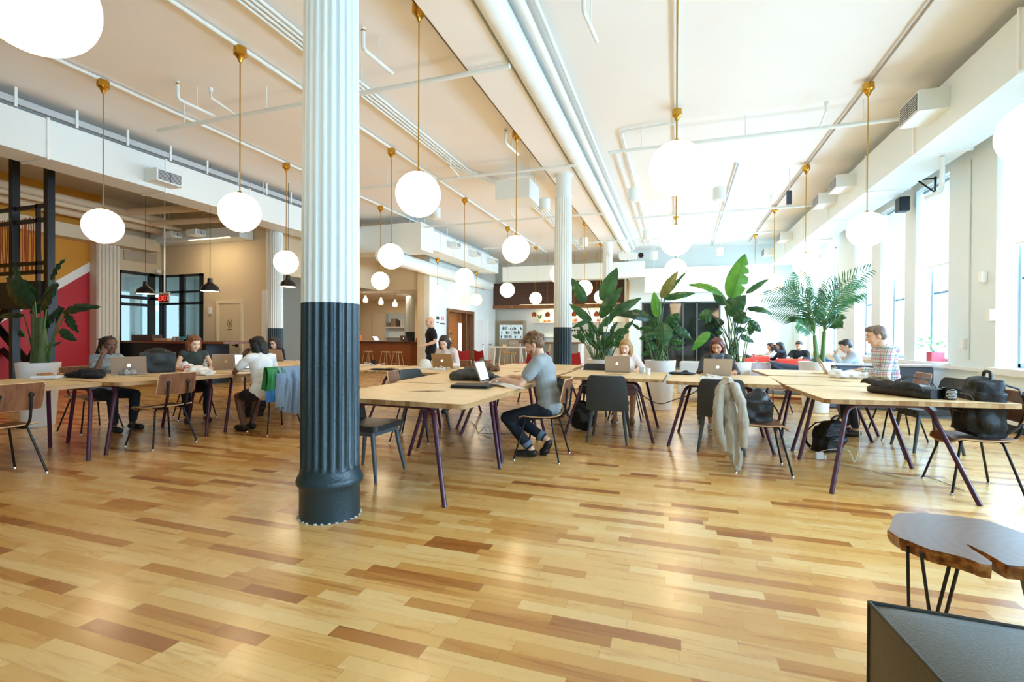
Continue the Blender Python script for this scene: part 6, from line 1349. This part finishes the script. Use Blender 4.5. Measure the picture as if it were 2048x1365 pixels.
for k in range(40): x = rr.uniform(-.55, .55); z = [1.25, 1.45, 1.66][k % 3]; q.box(x, x+.04, -.036, -.031, z, z+rr.uniform(.08, .16))
tag(q.build('contents', mat('fridge_contents', '4f6a68', .4, var=.9, scale=20), fg, False), kind='stuff')
kc = thing('kitchen_counter', 'kitchen counter with mosaic front and dark wooden top', 'counter', (-5.2, 21.2, 0))
MO = mat('mosaic', '7c7f78', .4, var=.95, scale=60); MB().box(-1.5, 1.15, 0, .6, 0, 1.02).build('mosaic_front', MO, kc, False); MB().box(-1.6, 1.25, -.06, .7, 1.02, 1.08).build('worktop', wood('ctop', '6a3a22', '8a5434', (2, 8, 8)), kc, False); MB().box(-1.56, -1.5, -.01, .6, 0, 1.02).build('end_panel', WC, kc, False); MB().box(1.15, 1.3, -.01, .6, 0, 1.02).build('end_panel', WC, kc, False)
for i, (x0, x1, z, lab) in enumerate([(-6.7, -5.2, 2.0, 'upper white shelf in the lit kitchen, left of the column'), (-4.9, -2.4, 2.02, 'upper white shelf in the lit kitchen, right of the column'), (-4.9, -2.5, 1.55, 'lower white shelf in the lit kitchen, right of the column'), (-6.7, -5.2, 1.3, 'lower white shelf in the lit kitchen, left of the column')]):
    simple('wall_shelf', lab, 'shelf', (0, 23.15, z), [(x0, x1, 0, .25, 0, .04)], WC)
for i, (px, c, h_, lab) in enumerate([(1080, 'eadf9a', .16, 'yellow planter on the upper kitchen shelf'), (1090, 'd8703a', .1, 'left orange jar on the upper kitchen shelf'), (1098, 'c8642e', .12, 'right orange jar on the upper kitchen shelf'), (1147, 'd8803a', .12, 'orange bottle on the kitchen shelf right of the column'), (1152, 'b84a2a', .14, 'red bottle on the kitchen shelf right of the column'), (1196, 'd84a2c', .12, 'red pot on the kitchen shelf behind the plant'), (1172, 'e8c83a', .12, 'yellow pot on the kitchen shelf behind the plant')]):
    p = Yp(px, 640, 23.28); tag(MB().lathe([(.06, 0), (.08, h_*.5), (.05, h_), (.05, h_+.01)], n=14).build('jar', mat('jar_'+c, c, .4)), lab, 'jar').location = (p.x, 23.28, 2.042 if px < 1120 else 2.062)
for k in range(7): tag(MB().lathe([(.045, 0), (.045, .09)], n=12).build('mug', BLACKM), 'dark mug in the row on the lower kitchen shelf', 'mug', 'row of dark mugs on the kitchen shelf').location = (-4.75+k*.13, 23.28, 1.592)
p = Yp(1079, 625, 23.2); ag = thing('potted_succulent', 'spiky green plant in the yellow planter on the kitchen shelf', 'plant', (p.x, 23.26, 2.2))
for k in range(9): leaf((0, 0, 0), (.12*math.cos(k*.7), .05*math.sin(k), .2+.02*(k % 3)), .02, (0, -1, 0), .1).build('leaf', LF1, ag)
for i, (px, py) in enumerate([(1068, 630), (1095, 630), (1148, 629), (1193, 629)]):
    p = Yp(px, py, 21.6); r = thing('copper_pendant', ['leftmost', 'second', 'third', 'rightmost'][i]+' faceted copper pendant over the kitchen counter', 'pendant lamp', (p.x, p.y, p.z), 0, 'copper pendants over the kitchen counter')
    MB().lathe([(.03, .13), (.1, .07), (.125, 0), (.1, -.09)], n=8, cap=False).build('lamp_shade', mat('copper', 'b5603c', .2, metal=1), r, False); MB().ball((0, 0, -.01), .035, 10, 8).build('bulb', mat('bulb_lit', 'fff0c8', .4, emit='ffe0a0', es=12), r); MB().tube([(0, 0, .13), (0, 0, CH-p.z)], .005, 6).build('cord', BRASS, r)
cf = simple('coffee_machine', 'black coffee machine behind the kitchen counter', 'coffee machine', (-6.35, 22.9, 1.0), [(-.2, .2, 0, .35, 0, .45)], BLACKM)
simple('kitchen_worktop', 'white base units below the kitchen shelves', 'cabinet', (0, 22.85, 0), [(-6.75, -2.2, 0, .5, 0, .99)], WC)
# white high table, wooden chairs, red chairs
wt = thing('white_table', 'white topped table with pale legs before the kitchen', 'table', (-6.0, 17.6, 0)); MB().box(-.7, .75, -.35, .35, .88, .92).build('tabletop', WC, wt, False, .004)
for sx in (-.55, .6):
    for sy in (-.28, .28): MB().tube([(sx*.9, sy, .88), (sx*1.05, sy*1.1, 0)], .03, 8).build('leg', mat('pale_leg', 'e6dfd0', .5), wt)
laptop('pale laptop on the white table before the kitchen', (-5.85, 17.65), PI-.1, 105, z=.924, lit=False, group=None)
def scoop(label, x, y, rz, m, legm, g, hs=.62):
    r = thing('scoop_chair', label, 'chair', (x, y, 0), rz, g)
    MB().grid(lambda u, v: ((u-.5)*.42*(1-.25*max(0, v-.5)), -.2+.4*max(0, .5-v)*2-.08*max(0, v-.5), hs+.9*max(0, v-.5)*.8+.05*(2*u-1)**2), 10, 12, .02).build('shell', m, r)
    for sx in (-1, 1):
        for sy in (-1, 1): MB().tube([(sx*.12, sy*.12, hs), (sx*.22, sy*.2, 0)], .014, 8).build('leg', legm, r)
OK_ = wood('pale_oak', 'c49a66', 'd8b584', (4, 4, 2))
for i, (px, rz, lab) in enumerate([(1068, PI/2+.5, 'left pale wooden chair by the white table'), (1084, PI/2+.4, 'middle pale wooden chair behind the head of the man in grey'), (1012, -PI/2, 'pale wooden chair left of the white table')]):
    p = Yp(px, 735, 17.3); scoop(lab, p.x, 17.3+.2*i, rz, OK_, OK_, 'pale wooden chairs by the white table')
RED = mat('red_metal', '9a1a24', .35)
for i, (px, y, rz, lab) in enumerate([(1082, 13.6, PI, 'red metal chair behind the man in grey'), (1150, 14.2, 0, 'red metal chair right of the second column'), (928, 14.5, .3, 'left red metal chair by the corridor'), (966, 14.8, -.3, 'right red metal chair by the corridor'), (1055, 14.0, PI-.4, 'red metal chair left of the one behind the man in grey')]):
    p = Yp(px, 735, y); scoop(lab, p.x, y, rz, RED, RED, 'red metal cafe chairs', .45)
# ================================================================== lounge by the far windows
SOF = mat('grey_sofa', '5d6a80', .9, var=.1, bump=.2, bscale=120)
sf = thing('sofa', 'long blue grey bench sofa behind the man in plaid', 'sofa', (3.3, 10.4, 0)); MB().box(-.75, .9, 0, .75, 0, .42).build('seat', SOF, sf, False, .03); MB().box(-.8, .95, -.12, .06, 0, .78).build('backrest', SOF, sf, False, .03); MB().box(-.8, .95, -.14, .08, .78, .82).build('top_rail', mat('sofa_rail', 'd5dde6', .6), sf, False, .01)
def armchair(label, px, y, m, rz=0, g=None):
    p = Yp(px, 720, y); r = thing('armchair', label, 'armchair', (p.x, y, 0), rz, g); MB().box(-.35, .35, -.33, .33, .15, .42).build('seat', m, r, False, .04); MB().box(-.37, .37, -.42, -.28, .2, .78).build('backrest', m, r, False, .05)
    for s in (-1, 1): MB().box(min(s*.32, s*.42), max(s*.32, s*.42), -.36, .33, .15, .58).build('armrest', m, r, False, .04)
    for sx in (-.3, .3):
        for sy in (-.3, .3): MB().tube([(sx, sy, .16), (sx*1.1, sy*1.1, 0)], .015, 6).build('leg', BLACKM, r)
ORR = mat('red_orange_fabric', 'e0452e', .8); armchair('red armchair nearest the glass partition in the far lounge', 1500, 15.2, ORR, .3, 'red armchairs in the lounge'); armchair('red armchair in the middle of the far lounge', 1578, 13.6, ORR, 0, 'red armchairs in the lounge'); armchair('crimson armchair under the woman in the dark jacket', 1572, 15.8, mat('crimson_fabric', 'c81e3c', .8), PI/2)
armchair('grey armchair under the bearded man in black', 1612, 14.85, mat('light_grey_fabric', 'a4a8aa', .85), PI*.86)
armchair('white chair behind the auburn woman', 1398, 10.6, mat('white_shell', 'e6e6e2', .5), PI)
lw = thing('coffee_table', 'low dark wooden table in the lounge before the bearded man', 'coffee table', (2.9, 12.9, 0)); MB().box(-.7, .7, -.35, .35, .56, .6).build('tabletop', WALNUT, lw, False, .006)
for sx in (-.5, .5): MB().tube([(sx, -.2, .56), (sx*1.1, -.25, 0)], .02, 8).build('leg', BLACKM, lw); MB().tube([(sx, .2, .56), (sx*1.1, .25, 0)], .02, 8).build('leg', BLACKM, lw)
lw2 = thing('coffee_table', 'round white table in the lounge between the red armchairs', 'coffee table', (2.2, 14.2, 0)); MB().lathe([(.45, .6), (.45, .63)], n=32).build('tabletop', WC, lw2); MB().lathe([(.2, 0), (.03, .04), (.03, .6)], n=16).build('base', WC, lw2)
ot2 = thing('bench', 'long grey upholstered bench in the lounge behind the bright desks', 'bench', (2.2, 11.6, 0)); MB().box(-.8, .8, -.3, .3, .1, .48).build('seat', mat('bench_grey', '8c9496', .85), ot2, False, .03)
laptop('pink laptop in the far lounge', (2.05, 14.3), PI/2, 110, z=.634, col=mat('laptop_pink', 'd88aa8', .4), lit=False, group=None)
tag(MB().lathe([(.028, 0), (.036, .09), (.034, .09), (.027, .005)], n=20, cap=False).build('glass_cup', MATS['clear_plastic']), 'clear plastic cup on the low lounge table', 'cup').location = (3.1, 12.85, .602)
laptop('black laptop open on the long sofa back', (3.25, 11.2), PI/2+.3, 110, z=.424, col=BLACKM, lit=False, group=None)
p = Yp(1690, 728, 11.3)
jn = thing('person', 'person in blue jeans lying along the sofa behind the palm, only legs seen', 'person', (2.9, 11.35, 0)); q = MB(); cap(q, (-.5, 0, .55), (-.1, 0, .85), .1, .085); cap(q, (-.1, 0, .85), (.55, -.05, .52), .08, .055); cap(q, (-.5, .15, .55), (.0, .15, .8), .1, .085); cap(q, (0, .15, .8), (.6, .1, .52), .08, .055); f = fuse(q, .012, 2, .008, 10); f.build('trousers', mat('jeans_blue', '33496e', .85), jn)
q = MB(); cap(q, (-.5, .07, .56), (-1.0, .07, .62), .16, .17); q.ball((-1.2, .07, .68), .1, 12, 8); cap(q, (-.95, -.1, .66), (-.65, -.14, .55), .045, .04); fuse(q, .014, 2).build('body', mat('cloth_2c323c', '2c323c', .9), jn)
